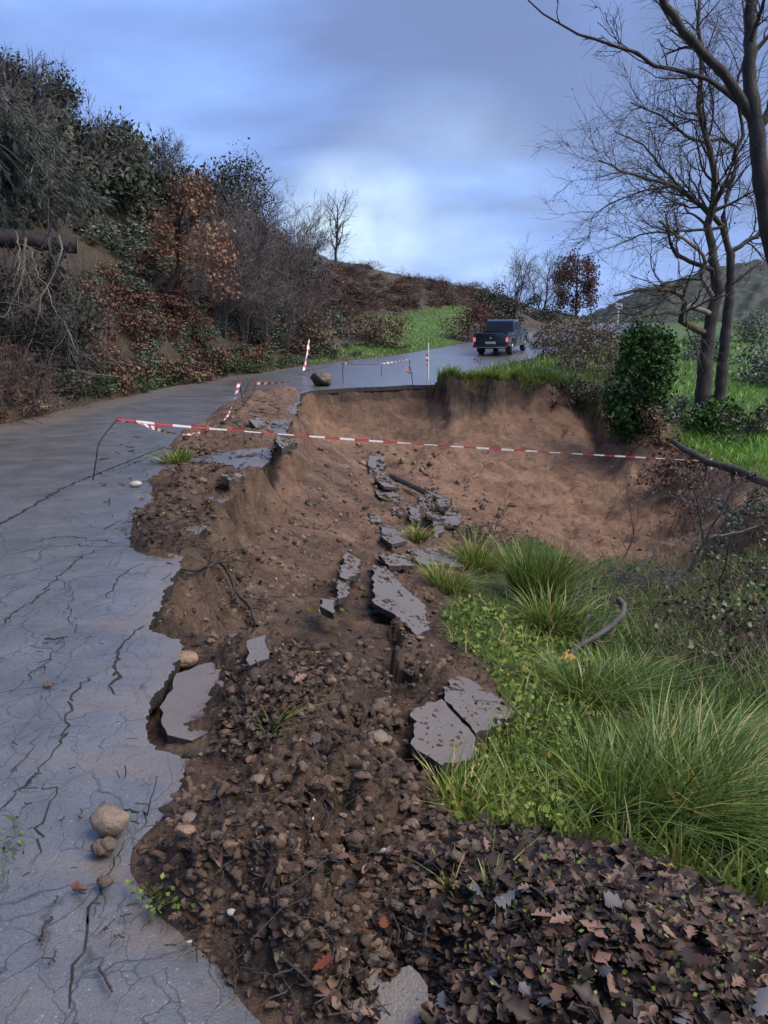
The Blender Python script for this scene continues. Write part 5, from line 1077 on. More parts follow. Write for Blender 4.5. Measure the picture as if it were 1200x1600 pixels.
# ------------------------------------------------------------------ barrier tape and stakes
def mat_tape():
    m, t, b = nodemat('barrier_tape'); N = NT(t)
    s = N.math('FRACT', N.math('DIVIDE', N.attr('along'), 0.5)); k = N.math('LESS_THAN', s, 0.5)
    w = N.noise(N.obj(), 6, 4)
    N.l(N.mix(k, N.ramp(w, [(.3, (.52, .51, .50)), (.7, (.70, .69, .68))]), N.ramp(w, [(.3, (.30, .03, .032)), (.7, (.46, .06, .06))])), b.inputs['Base Color']); b.inputs['Roughness'].default_value = .32
    return m
TAPE = mat_tape(); STEEL = M_plain('rusty_wire', (0.022, 0.018, 0.016), .6, .4, .4, 20); WHITE = M_plain('white_paint', (0.72, 0.72, 0.72), .5, 0, .15, 10)
def ribbon(name, label, pts, w, twist=1.0, n=120, seed=0, group='red and white barrier tape', scale=1.0, ph0=0.0):
    C = curve(pts, n); r = np.random.default_rng(seed); T = unit(np.gradient(C, axis=0)); side = unit(np.cross(T, [0, 0, 1.0])); upv = np.cross(side, T)
    s = np.concatenate([[0], np.cumsum(np.linalg.norm(np.diff(C, axis=0), axis=1))]); ph = twist * (s - ph0) + min(.5, twist) * np.sin(s * 1.7)
    d = np.cos(ph)[:, None] * upv + np.sin(ph)[:, None] * side; hw = (w / 2) * (0.75 + .25 * np.sin(s * 2.3))[:, None]
    b = Vector(C[0]); th = np.cross(T, d) * .0006
    V = np.stack([C - d * hw, C - d * hw * .33 + np.cross(T, d) * .004, C + d * hw * .33 - np.cross(T, d) * .003, C + d * hw], 1).reshape(-1, 3); idx = np.arange(n * 4).reshape(n, 4)
    F = np.concatenate([np.stack([idx[:-1, k], idx[1:, k], idx[1:, k + 1], idx[:-1, k + 1]], 1) for k in range(3)])
    o = obj(name, mesh_np(name, local(V, b), F, True, {'along': np.repeat(s * scale, 4)}), TAPE, None, b); return tag(o, label, 'tape', group)
def rod(name, label, pts, r0, mat, cat='stake', group='tape stakes', k=7):
    P = np.array([tuple(p) for p in pts]); C = curve(P, 10); b = Vector(C[0]); V, F = tubes(C[None], np.full((1, 10), r0), k)
    return tag(obj(name, mesh_np(name, local(V, b), F, True), mat, None, b), label, cat, group)
S0 = gz(145, 752, .0); S1 = at(183, 655, 9.15)
rod('wire_stake', 'bent dark wire stake on the near road holding the long tape', [S0, at(151, 715, 8.8), at(156, 690, 8.9), S1], .009, STEEL)
E1 = at(1106, 722, 14.75)
ribbon('barrier_tape', 'long red and white tape stretched across the hollow', [tuple(S1), tuple(at(320, 669, 9.95)), tuple(at(640, 693, 11.75)), tuple(at(900, 709, 13.3)), tuple(E1 + Vector((0, 0, .02)))], .034, .03, 200, 1, ph0=5.0)
ST2 = at(374, 597, 15.2); ST2b = g_at(384, 640)
ribbon('barrier_tape', 'slack tape looping from the wire stake up to the stick on the debris', [tuple(S1), tuple(at(225, 664, 9.9)), tuple(at(265, 676, 10.8)), tuple(at(305, 678, 11.8)), tuple(at(345, 663, 13.2)), tuple(at(364, 632, 14.4)), tuple(ST2)], .06, 2.4, 140, 2, scale=2.2)
stick('forked_stick', 'dark forked stick standing in the debris mound beside the road', np.array(curve([tuple(ST2b + Vector((0, 0, -.1))), tuple(at(378, 620, 15.2)), tuple(ST2 + Vector((0, 0, .03)))], 8)), .02, .012, B_DARK, 'stick', 6, 71, .5, 6)
kn = bmesh.new(); bmesh.ops.create_icosphere(kn, subdivisions=2, radius=1)
for v in kn.verts: v.co = Vector((v.co.x * .07, v.co.y * .09, v.co.z * .10)) * (1 + .25 * math.sin(v.co.x * 9 + v.co.z * 7) * math.cos(v.co.y * 8))
kno = bobj('tape_knot', kn, WHITE, None); kno.location = E1 + Vector((.03, -.05, -.03)); tag(kno, 'crumpled white tape knot tied round the fallen pole', 'knot')
zr_ = lambda px, py: gz(px, py, float(road_z(0, 24)))
YA = 25.0
A1 = at(536, 567, 24.5); A2 = at(640, 561, 30.0); A0 = at(482, 533, 28.5); A0b = at(474, 580, 27.5)
ribbon('barrier_tape', 'tape sagging between the two stakes on the far road', [tuple(A1), tuple(at(560, 570, 25.8)), tuple(at(590, 569, 27.2)), tuple(at(620, 565, 28.8)), tuple(A2)], .075, .6, 90, 3, scale=1.4)
ribbon('barrier_tape', 'plain pale tape run from the bend post to the near far stake', [tuple(A0b), tuple(at(500, 576, 26.4)), tuple(at(520, 571, 25.4)), tuple(A1)], .04, .8, 60, 4, scale=1.4)
ribbon('barrier_tape', 'tape wound down the leaning post at the bend', [tuple(A0), tuple(at(481, 550, 28.2)), tuple(at(478, 566, 27.9)), tuple(A0b)], .10, 3.0, 60, 5, scale=1.4)
ribbon('barrier_tape', 'short strip of tape beyond the debris mound', [tuple(at(396, 599, 21.5)), tuple(at(425, 599, 22.0)), tuple(at(457, 596, 22.6))], .09, .5, 50, 6, scale=2.0)
rod('post', 'thin leaning post at the bend wrapped in tape', [at(474, 581, 27.7), at(479, 556, 28.1), at(483, 531, 28.6)], .022, WHITE, 'post')
g1 = zr_(535, 600); rod('wire_stake', 'thin wire stake right of the boulder on the far road', [Vector((g1.x, 24.3, float(road_z(g1.x, 24.3)))), A1 + Vector((-.01, 0, -.3)), A1], .012, STEEL)
A2b = at(643, 592, 26); rod('wire_stake', 'thin wire stake near the verge at the far lip', [Vector((at(645, 600, 23.5).x, 23.5, float(road_z(1, 23.5)))), at(643, 585, 23.5), at(641, 574, 23.6)], .012, STEEL)
rod('wire_stake', 'wire stake on the far road edge holding the sagging tape end', [Vector((A2.x, A2.y, float(road_z(A2.x, A2.y)))), A2 + Vector((0, 0, -.25)), A2], .012, STEEL)
rod('wire_stake', 'short wire stake in the middle of the far road', [Vector((at(596, 590, 27).x, 27, float(road_z(0, 27)))), at(596, 578, 27), at(597, 569, 27.2)], .009, STEEL)
PB = at(669, 585, 25.5); PB.z = float(road_z(PB.x, 25.5)); rod('marker_pole', 'upright white pole hung with tape at the far lip', [PB, at(669, 560, 25.5), at(669, 536, 25.5)], .028, WHITE, 'pole')
ribbon('barrier_tape', 'tape strip hanging on the white marker pole', [tuple(at(668, 553, 25.45)), tuple(at(667, 565, 25.43)), tuple(at(668, 576, 25.42)), tuple(at(669, 584, 25.42))], .12, 2.2, 40, 7, scale=3)
ribbon('barrier_tape', 'curl of white tape fluttering at the far lip stake', [tuple(at(641, 574, 23.6)), tuple(at(634, 577, 23.5)), tuple(at(637, 582, 23.4)), tuple(at(645, 584, 23.4))], .06, 2.0, 30, 8, scale=.4)
def far_sign():
    b = at(965, 505, 70); b.z = float(Hs(b.x, b.y)); t = tag(empty('roadside_sign', b), 'small white sign on a post beside the distant road', 'sign')
    zt = at(965, 482, 70).z - b.z
    bobj('post', bm_box(-.05, .05, -.05, .05, 0, zt, .01), WHITE, t); bobj('panel', bm_box(-.30, .30, -.09, -.05, zt - .05, zt + .45, .02), WHITE, t); bobj('band', bm_box(-.22, .22, -.10, -.088, zt + .14, zt + .22, .005), STEEL, t)
far_sign()

# ------------------------------------------------------------------ rocks, slabs, loose pieces
def rock_mesh(seed, sub=3, sq=(1, 1, 1), rough=.25, facet=.5):
    r = np.random.default_rng(seed); bm = bmesh.new(); bmesh.ops.create_icosphere(bm, subdivisions=sub, radius=1)
    V = np.array([v.co for v in bm.verts]); dirs = unit(r.normal(size=(9, 3)))
    f = np.ones(len(V))
    for d in dirs:
        c = r.uniform(.55, .95); pr = V @ d; f = np.where(pr > c, f * (c / np.maximum(pr, 1e-3)) ** facet, f)
    V = V * f[:, None]; q = r.random(3) * 50
    nz = fbm(V[:, 0] * 2.3 + q[0] + V[:, 2] * 1.7, V[:, 1] * 2.3 + q[1] - V[:, 2] * 1.3, 4, seed, .65 if rough > .5 else .5); V = V * (1 + rough * nz)[:, None] * np.array(sq)
    for v, c in zip(bm.verts, V): v.co = c
    me = bpy.data.meshes.new('rock'); bm.to_mesh(me); bm.free(); me.polygons.foreach_set('use_smooth', [True] * len(me.polygons)); return me
def mat_rock(name, a, b_, rough=.55):
    m, t, b = nodemat(name); N = NT(t); p = N.obj(); f = N.noise(p, 2.5, 6, .65)
    N.l(N.ramp(f, [(.3, a), (.7, b_)]), b.inputs['Base Color']); b.inputs['Roughness'].default_value = rough
    N.l(N.bump(N.noise(p, 5, 6, .6), .35, .05), b.inputs['Normal']); return m
RK_TAN = mat_rock('tan_sandstone', (0.12, 0.085, 0.06), (0.21, 0.155, 0.115)); RK_GREY = mat_rock('grey_brown_stone', (0.05, 0.038, 0.030), (0.13, 0.098, 0.075)); RK_PALE = mat_rock('pale_pebble', (0.30, 0.27, 0.23), (0.50, 0.46, 0.41)); RK_CLAY = mat_rock('clay_lump', (0.055, 0.038, 0.027), (0.13, 0.09, 0.062), .7); RK_OCHRE = mat_rock('ochre_stone', (0.16, 0.10, 0.06), (0.27, 0.18, 0.12))
def rock(label, px, py, wpx, seed, mat, sq=(1, 1, .8), name='rock', cat='rock', road_=False, rough=.12, facet=.4, rz=0.0, group=None):
    p = gz(px, py, 0.0 if py > 615 else float(road_z(0, 23))) if road_ else g_at(px, py)
    if road_: p.z = float(road_z(p.x, p.y))
    d = p.y * CP - (p.z - CAMH) * SP; s = wpx / FPX * d / 2
    o = obj(name, rock_mesh(seed, 4 if wpx > 30 else 3, sq, rough, facet), mat, None, p + Vector((0, 0, s * sq[2] * .72)), (0, 0, rz)); o.scale = (s, s, s); return tag(o, label, cat, group)
rock('smooth round tan stone on the cracked road', 172, 1298, 66, 1, RK_TAN, (1, .8, .70), road_=True, rough=.10, facet=.6)
rock('rough brown lump touching the round stone', 163, 1332, 36, 2, RK_CLAY, (1, .9, .75), road_=True, rough=.3)
rock('brown boulder lying on the far road by the lip', 503, 603, 40, 3, RK_GREY, (1, .7, .66), 'boulder', 'boulder', True, .16, .7)
rock('ochre stone set in the edge of the crescent break', 288, 1042, 44, 4, RK_OCHRE, (1, .9, .6), rough=.14)
rock('pale stone at the tip of the debris on the road', 212, 762, 20, 5, RK_PALE, (1, .7, .55), road_=True)
rock('greenish lump below the round stone', 164, 1385, 26, 6, RK_CLAY, (1, .9, .7), road_=True, rough=.3)
rock('dark clod on the road below the round stone', 126, 1394, 22, 7, RK_CLAY, (1, .6, .5), road_=True, rough=.35)
rock('small black clod left of the round stone', 126, 1280, 8, 8, RK_GREY, (1, .8, .8), road_=True)
rock('dark crumb on the road in the crack web', 75, 1073, 13, 9, RK_CLAY, (1, .8, .7), road_=True, rough=.3)
rock('flat tan stone on the soil above the small white pebble', 405, 1225, 32, 10, RK_TAN, (1, .8, .45))
rock('tan stone in the clods near the soil edge', 298, 1288, 34, 11, RK_TAN, (1, .8, .5)); rock('second tan stone just below in the clods', 290, 1318, 32, 12, RK_OCHRE, (1, .8, .5))
rock('white pebble at the bottom edge of the clods', 363, 1434, 18, 13, RK_PALE, (1, .8, .6)); rock('white pebble on the road at the foot of the clods', 295, 1472, 11, 14, RK_PALE, (1, .8, .6), road_=True)
rock('pinkish flat stone high on the leaf litter', 975, 1335, 34, 15, RK_TAN, (1, .7, .45)); rock('brown stone in the soil beside the lower slab', 590, 1160, 34, 16, RK_TAN, (1, .9, .6), rough=.2)
rock('tan lump in the middle of the clods', 620, 1420, 26, 17, RK_CLAY, (1, .9, .6), rough=.3)
# loose stones of the earth itself: pieces of the ground
ST_ME = [rock_mesh(700 + i, 2, (1, .8, .6), .12, .4) for i in range(6)]
for me, mt in zip(ST_ME, (RK_TAN, RK_PALE, RK_OCHRE, RK_CLAY, RK_GREY, RK_TAN)): me.materials.append(mt)
P_CLOD = [(290, 1180), (345, 1160), (390, 1040), (520, 990), (600, 1040), (640, 1160), (690, 1240), (700, 1300), (660, 1400), (680, 1500), (560, 1500), (380, 1480), (240, 1420), (215, 1370), (225, 1330), (270, 1260)]
P_RUBBLE = [(500, 700), (560, 690), (700, 720), (800, 790), (760, 830), (700, 840), (640, 900), (560, 900), (480, 940), (420, 960), (330, 960), (360, 880), (460, 800), (500, 750)]
P_SOILALL = [(230, 975), (290, 890), (350, 800), (410, 740), (470, 620), (700, 620), (900, 640), (1050, 840), (900, 880), (760, 850), (690, 960), (760, 1040), (760, 1180), (690, 1240), (700, 1300), (680, 1600), (430, 1600), (240, 1420), (215, 1370), (300, 1180), (350, 1100), (290, 1000)]
rs = np.random.default_rng(77)
pts = np.concatenate([scatter(P_CLOD, 110, r=rs, offroad=False), scatter(P_RUBBLE, 130, 3, r=rs, offroad=False), scatter(P_SOILALL, 40, r=rs, offroad=False)])
for i, p in enumerate(pts):
    s = p[1] / FPX * rs.choice([2.2, 3.2, 4.5, 7.0], p=[.4, .33, .2, .07]); k = rs.choice(6, p=[.22, .13, .25, .2, .1, .1])
    o = bpy.data.objects.new('stone', ST_ME[k]); COL.objects.link(o); o.parent = ground; o.location = (p[0], p[1], p[2] + s * .25); o.scale = (s, s, s); o.rotation_euler = rs.random(3) * 6.28
# broken slabs of the old surface
SLAB_M = MROAD.copy(); SLAB_M.name = 'muddy_asphalt'; SLAB_M.node_tree.nodes['Principled BSDF'].inputs['Coat Weight'].default_value = 0.25; SLABTOPS = []
def slab(label, poly, lift=.03, th=.055, tilt=(0, 0), seed=0, at_z=None, group='broken asphalt slabs', mud=1.15):
    r = np.random.default_rng(seed); h = np.array([tuple(gz(px, py, at_z)) for px, py in poly]) if at_z is not None else hit([p[0] for p in poly], [p[1] for p in poly])
    if at_z is None: c0 = h.mean(0); h[:, 2] = rbf(h[:, 0], h[:, 1]); h[:, 2] = np.clip(h[:, 2] - h[:, 2].mean(), -.22, .22) + max(h[:, 2].mean(), float(Hs(c0[0], c0[1])))
    A = np.c_[h[:, 0], h[:, 1], np.ones(len(h))]; co = np.linalg.lstsq(A, h[:, 2], rcond=None)[0] if at_z is None else np.array([0, 0, at_z])
    # the outline again, on the slab's own plane
    q = []
    for px, py in poly:
        a_, b_ = ray(px, py); den = float(b_) - co[0] * float(a_) - co[1]; Y = (co[2] + lift - CAMH) / den; q.append((float(a_) * Y, Y))
    q = np.array(q) if at_z is None else h[:, :2]; out = []
    for i in range(len(q)):
        p0, p1 = q[i], q[(i + 1) % len(q)]; L = np.linalg.norm(p1 - p0); k = max(2, int(L / .05)); nrm = np.array([p1[1] - p0[1], p0[0] - p1[0]]) / (L + 1e-9)
        for j in range(min(k, 14)):
            t = j / min(k, 14); out.append(p0 + (p1 - p0) * t + nrm * (r.normal(0, .008 + .004 * p0[1] / 6) if j else 0))
    out = np.array(out); c = out.mean(0); cz = co[0] * c[0] + co[1] * c[1] + co[2] + lift
    bm = bmesh.new(); top = [bm.verts.new((p[0] - c[0], p[1] - c[1], co[0] * p[0] + co[1] * p[1] + co[2] + lift - cz + tilt[0] * (p[0] - c[0]) + tilt[1] * (p[1] - c[1]))) for p in out]
    f = bm.faces.new(top); f.normal_update()
    if f.normal.z < 0: f.normal_flip()
    ex = bmesh.ops.extrude_face_region(bm, geom=[f]); vs = [v for v in ex['geom'] if isinstance(v, bmesh.types.BMVert)]
    newf = [g_ for g_ in ex['geom'] if isinstance(g_, bmesh.types.BMFace)]
    for v in top: v.co += Vector((r.normal(0, .006), r.normal(0, .006), -th * r.uniform(.85, 1.15)))
    bmesh.ops.recalc_face_normals(bm, faces=bm.faces)
    me = bpy.data.meshes.new('asphalt_slab'); bm.to_mesh(me)
    me.materials.append(SLAB_M); me.materials.append(EDGE_M)
    for p in me.polygons: p.material_index = 0 if len(p.vertices) > 4 and p.normal.z > .3 else 1
    at_ = me.attributes.new('mud', 'FLOAT', 'POINT'); at_.data.foreach_set('value', [mud] * len(me.vertices))
    SLABTOPS.append((out, lambda X, Y, co=co, c=c: co[0] * X + co[1] * Y + co[2] + lift + tilt[0] * (X - c[0]) + tilt[1] * (Y - c[1])))
    bm.free(); o = obj('asphalt_slab', me, None, None, (c[0], c[1], cz)); return tag(o, label, 'asphalt slab', group)
slab('largest sunken asphalt slab, left half, beside the green weeds', [(642, 1108), (690, 1092), (742, 1150), (738, 1185), (690, 1196), (652, 1172)], .05, seed=1)
slab('sunken asphalt slab tapering towards the weeds, right of the largest', [(694, 1090), (706, 1045), (742, 1066), (812, 1112), (768, 1135), (744, 1146)], .055, seed=2)
slab('long sunken slab below the dark crevice', [(583, 882), (604, 888), (628, 915), (664, 944), (668, 985), (650, 992), (614, 958), (586, 944)], .07, seed=3)
slab('narrow slab fragment at the upper left of the dark crevice', [(540, 862), (562, 874), (560, 895), (540, 905), (530, 900)], .08, seed=4)
slab('narrow slab fragment half buried left of the crevice', [(528, 905), (545, 902), (543, 930), (528, 935)], .08, seed=5)
slab('lowest narrow slab fragment left of the crevice', [(500, 935), (526, 935), (520, 958), (502, 948)], .08, seed=6)
slab('wide flat slab at the edge of the grass', [(636, 858), (680, 856), (712, 864), (726, 886), (690, 884), (655, 880)], .07, seed=7)
slab('slab beneath the wide flat one, left of the grass', [(592, 866), (632, 866), (645, 884), (608, 884)], .07, seed=8)
slab('farthest upright looking slab below the long tape', [(576, 712), (600, 714), (604, 748), (578, 744)], .10, seed=9)
slab('slab fragment just nearer than the farthest slab', [(586, 748), (620, 752), (622, 762), (600, 760)], .11, seed=10)
slab('slab fragment on the rubble with a dark front edge', [(584, 764), (612, 766), (630, 780), (622, 786), (592, 776)], .11, seed=11)
slab('slab lying against the small green clump', [(596, 820), (620, 822), (636, 845), (612, 850), (596, 838)], .10, seed=12)
slab('tilted block between rubble and dark plank', [(654, 778), (672, 774), (675, 792), (660, 796)], .08, .07, (.2, .1), seed=13)
for i, (poly, tl) in enumerate([([(660, 762), (684, 764), (682, 770), (662, 769)], .1), ([(668, 770), (702, 772), (700, 779), (672, 778)], -.1), ([(682, 780), (706, 782), (702, 790), (680, 788)], .15), ([(640, 792), (656, 792), (656, 812), (642, 812)], .1), ([(664, 798), (684, 796), (688, 812), (668, 814)], -.2), ([(690, 806), (722, 808), (718, 820), (692, 818)], .1), ([(676, 816), (692, 818), (694, 830), (678, 830)], .2), ([(612, 792), (630, 794), (630, 804), (614, 803)], 0), ([(696, 792), (716, 796), (712, 804), (694, 801)], .1), ([(578, 806), (592, 806), (596, 816), (580, 816)], 0)]):
    slab(['topmost thin chip', 'long thin chip', 'thin dark chip', 'square chip left', 'chip in the middle', 'broad chip right', 'lowest chip', 'small chip nearest the dark plank', 'rightmost small chip', 'chip farthest left'][i] + ' in the heap of asphalt pieces', poly, .09 + .02 * (i % 3), .05, (tl, tl * .5), 40 + i, group='heaped asphalt chips')
slab('road panel broken loose inside the crescent gap', [(276, 1058), (330, 1042), (350, 1072), (346, 1110), (352, 1150), (300, 1162), (262, 1152), (252, 1128), (262, 1090)], .02, .07, (.03, .02), 14, at_z=-.055)
slab('mud streaked slab at the bottom of the picture', [(528, 1528), (560, 1512), (596, 1520), (640, 1508), (668, 1540), (676, 1580), (660, 1630), (560, 1640), (540, 1590), (512, 1560)], .012, .05, seed=15, mud=1.6)
slab('layered asphalt ledge on the far debris mound', [(388, 655), (408, 652), (436, 664), (434, 671), (400, 668)], .10, .08, seed=16)
slab('second asphalt ledge under the long tape', [(428, 684), (452, 680), (462, 690), (440, 700)], .08, .09, seed=17)
slab('thin asphalt remnant at the hollow lip by the dark hole', [(345, 742), (370, 738), (382, 744), (358, 750)], .06, .08, seed=18)
slab('small dark asphalt block below the lip branch', [(386, 1006), (416, 1003), (420, 1024), (390, 1028)], .04, .07, (.1, .3), seed=19)
slab('small asphalt fragment beside the dark block', [(362, 992), (380, 990), (384, 1002), (366, 1006)], .03, .05, (.1, .1), seed=20)
pk = bobj('asphalt_plank', bm_box(-.07, .07, -.62, .62, -.035, .035, .008), EDGE_M, None); c_ = g_at(638, 768); pk.location = c_ + Vector((0, 0, .13)); pk.rotation_euler = (R(8), R(38), R(38)); tag(pk, 'dark broken asphalt plank tipped on its edge', 'asphalt slab', 'broken asphalt slabs')

# crumbs of soil: too many to count
def clod_mass(name, label, polys, mat, seed):
    r = np.random.default_rng(seed); tpl = []
    for i in range(8):
        me = rock_mesh(900 + i + seed, 1 if i < 5 else 2, (1, .9, .75), .75, 1.0); V = np.array([v.co for v in me.vertices]); F = np.array([p.vertices[:] for p in me.polygons]); tpl.append((V, F)); bpy.data.meshes.remove(me)
    a = Acc()
    for poly, n, smin, smax, y0 in polys:
        h = scatter(poly, n, y0, r=r, offroad=False); k_ = fbm(h[:, 0] * 2.6, h[:, 1] * 2.6, 3, 95); h = h[(k_ > -.08) | (r.random(len(h)) < .3)]
        for p in h:
            s = p[1] / FPX * (smin * (.45 + .7 * r.random()) + (smax - smin) * r.random() ** 8); V, F = tpl[r.integers(5, 8) if s > p[1] / FPX * 5 else r.integers(0, 5)]; th = r.random() * 6.28; c, sn = math.cos(th), math.sin(th)
            Rm = np.array([[c, sn, 0], [-sn, c, 0], [0, 0, 1]]); a.add(V @ Rm * (s * r.uniform(.6, 1.4, 3)) + p + [0, 0, -s * .1], F, r.random())
    for out, zf in SLABTOPS:
        lo, hi = out.min(0), out.max(0); n = int(20 + 380 * np.prod(hi - lo)); q = lo + (hi - lo) * r.random((n, 2)); q = q[inpoly(q[:, 0], q[:, 1], [tuple(p) for p in out])]
        q = q[fbm(q[:, 0] * 3, q[:, 1] * 3, 2, 57) > -.15]
        for X, Y in q:
            V, F = tpl[r.integers(0, 5)]; s = Y / FPX * (.9 + 5 * r.random() ** 4); a.add(V * (s * r.uniform(.6, 1.4, 3)) + [X, Y, zf(X, Y)], F, r.random())
    return tag(obj(name, a.mesh(name, False), mat), label, 'soil', None, 'stuff')
def mat_crumb():
    m, t, b = nodemat('soil_crumbs'); N = NT(t); p = N.pos(); f = N.math('ADD', N.math('MULTIPLY', N.attr('tint'), .6), N.math('MULTIPLY', N.noise(p, 30, 4, .6), .4))
    N.l(N.ramp(f, [(.2, (.026, .017, .012)), (.5, (.090, .058, .040)), (.75, (.165, .110, .076)), (.88, (.25, .18, .13))]), b.inputs['Base Color']); b.inputs['Roughness'].default_value = .58; b.inputs['Specular IOR Level'].default_value = .4
    N.l(N.bump(N.noise(p, 130, 4, .7), .8, .015), b.inputs['Normal']); return m
P_BANKTOP = [(200, 845), (205, 800), (240, 775), (265, 700), (300, 670), (380, 625), (450, 605), (465, 640), (440, 700), (370, 760), (340, 810), (290, 880)]
P_FACE = [(480, 620), (900, 640), (1040, 830), (900, 860), (800, 800), (700, 720), (520, 700)]
P_SCATROAD = [(150, 800), (220, 760), (300, 770), (260, 860), (190, 880)]
clod_mass('soil_clods', 'loose brown soil clods strewn over the slump', [(P_CLOD, 8000, 1.2, 15, 0), (P_RUBBLE, 2800, 1.2, 8, 3), (P_FACE, 1500, .5, 2.6, 3), ([(560, 880), (700, 900), (690, 970), (760, 1040), (740, 1060), (690, 1040), (680, 1100), (640, 1120), (560, 1040)], 1800, 1.3, 8, 3), ([(240, 970), (290, 890), (430, 940), (420, 1050), (350, 1060), (290, 1010)], 1100, 1.2, 8, 2), (P_BANKTOP, 1600, 1.4, 7, 0), ([(540, 1480), (690, 1480), (700, 1600), (440, 1600), (400, 1540)], 700, 2, 14, 0), (P_SCATROAD, 160, 1.5, 6, 0), ([(690, 1300), (1205, 1430), (1205, 1605), (690, 1605)], 1300, 1.2, 9, 0), ([(0, 960), (230, 960), (240, 1150), (300, 1180), (210, 1330), (330, 1500), (440, 1600), (0, 1600)], 240, .5, 2.2, 0), ([(642, 604), (660, 592), (700, 590), (705, 606), (680, 609)], 260, .8, 4, 15), ([(190, 1180), (300, 1180), (260, 1300), (210, 1420), (330, 1500), (440, 1600), (330, 1600), (180, 1440), (170, 1330)], 130, 1.2, 5, 0), ([(190, 1310), (290, 1180), (320, 1200), (280, 1330), (300, 1400), (460, 1560), (400, 1600), (300, 1500), (215, 1440)], 900, 1.3, 9, 0)], mat_crumb(), 5)

# the main cracks of the road: thin earth-filled clefts
CRK_M = M_plain('crack_fill', (0.012, 0.011, 0.009), .8, 0, .5, 30, .004)
def crack(pts, w0, seed, n=None):
    r = np.random.default_rng(seed); P = np.array([tuple(gz(px, py, 0.0)) for px, py in pts]); L = np.linalg.norm(np.diff(P, axis=0), axis=1).sum(); n = n or max(10, int(L / .035)); C = curve(P, n)
    a = L / n; C[:, 0] += np.cumsum(r.normal(0, .006, n)) * .5 + r.normal(0, .012, n); C[:, 1] += r.normal(0, .016, n) * (1 + C[:, 1] / 8)
    C[:, 2] = road_z(C[:, 0], C[:, 1]) + .004 * fbm(C[:, 0] * 4, C[:, 1] * 4, 3, 62) * sstep(12, 6, C[:, 1]) + .0035; T = unit(np.gradient(C, axis=0)); s = unit(np.cross(T, [0, 0, 1.0]))
    sdv = polysd(C[:, 0], C[:, 1], ROADPOLY_NP); C[:, 2] -= .028 * np.exp(-np.clip(sdv, 0, 9) / .35) * (.5 + vn(C[:, 0] * 1.3, C[:, 1] * 1.3, 61))
    w = w0 * (.35 + .9 * r.random(n))[:, None] * np.minimum(1, np.minimum(np.arange(n), n - 1 - np.arange(n)) / 4 + .15)[:, None]
    V = np.stack([C - s * w, C + s * w], 1).reshape(-1, 3); i = np.arange(n - 1) * 2; F = np.stack([i, i + 1, i + 3, i + 2], 1)
    obj('crack', mesh_np('crack', V, F), CRK_M, road)
for i, (pts, w) in enumerate([([(-10, 825), (40, 800), (95, 768), (145, 748), (190, 730), (225, 715), (262, 700)], .020), ([(145, 742), (185, 735), (220, 722), (260, 706)], .008), ([(228, 972), (205, 990), (190, 1010), (180, 1032), (186, 1050), (175, 1072), (190, 1085)], .011),
        ([(40, 852), (100, 840), (150, 845), (200, 848)], .007), ([(55, 856), (110, 855), (165, 856), (205, 852)], .007), ([(0, 980), (30, 955), (60, 935), (95, 900), (115, 885), (130, 870), (160, 860)], .007), ([(165, 935), (185, 905), (205, 890), (225, 880)], .005),
        ([(-5, 1270), (30, 1232), (60, 1200), (90, 1160), (112, 1120), (118, 1085), (140, 1060), (160, 1045)], .008), ([(55, 1350), (62, 1310), (75, 1280), (82, 1240), (70, 1215)], .006), ([(100, 1600), (112, 1545), (118, 1500), (135, 1450), (150, 1410), (170, 1370), (188, 1330)], .006), ([(240, 1205), (232, 1240), (225, 1280), (205, 1310)], .004),
        ([(60, 1145), (45, 1180), (20, 1215), (-5, 1225)], .005), ([(0, 1090), (40, 1060), (80, 1020), (100, 990)], .004), ([(95, 905), (110, 930), (105, 960), (125, 990)], .004)]):
    crack(pts, w * (.55 if i > 6 else .8), 800 + i)

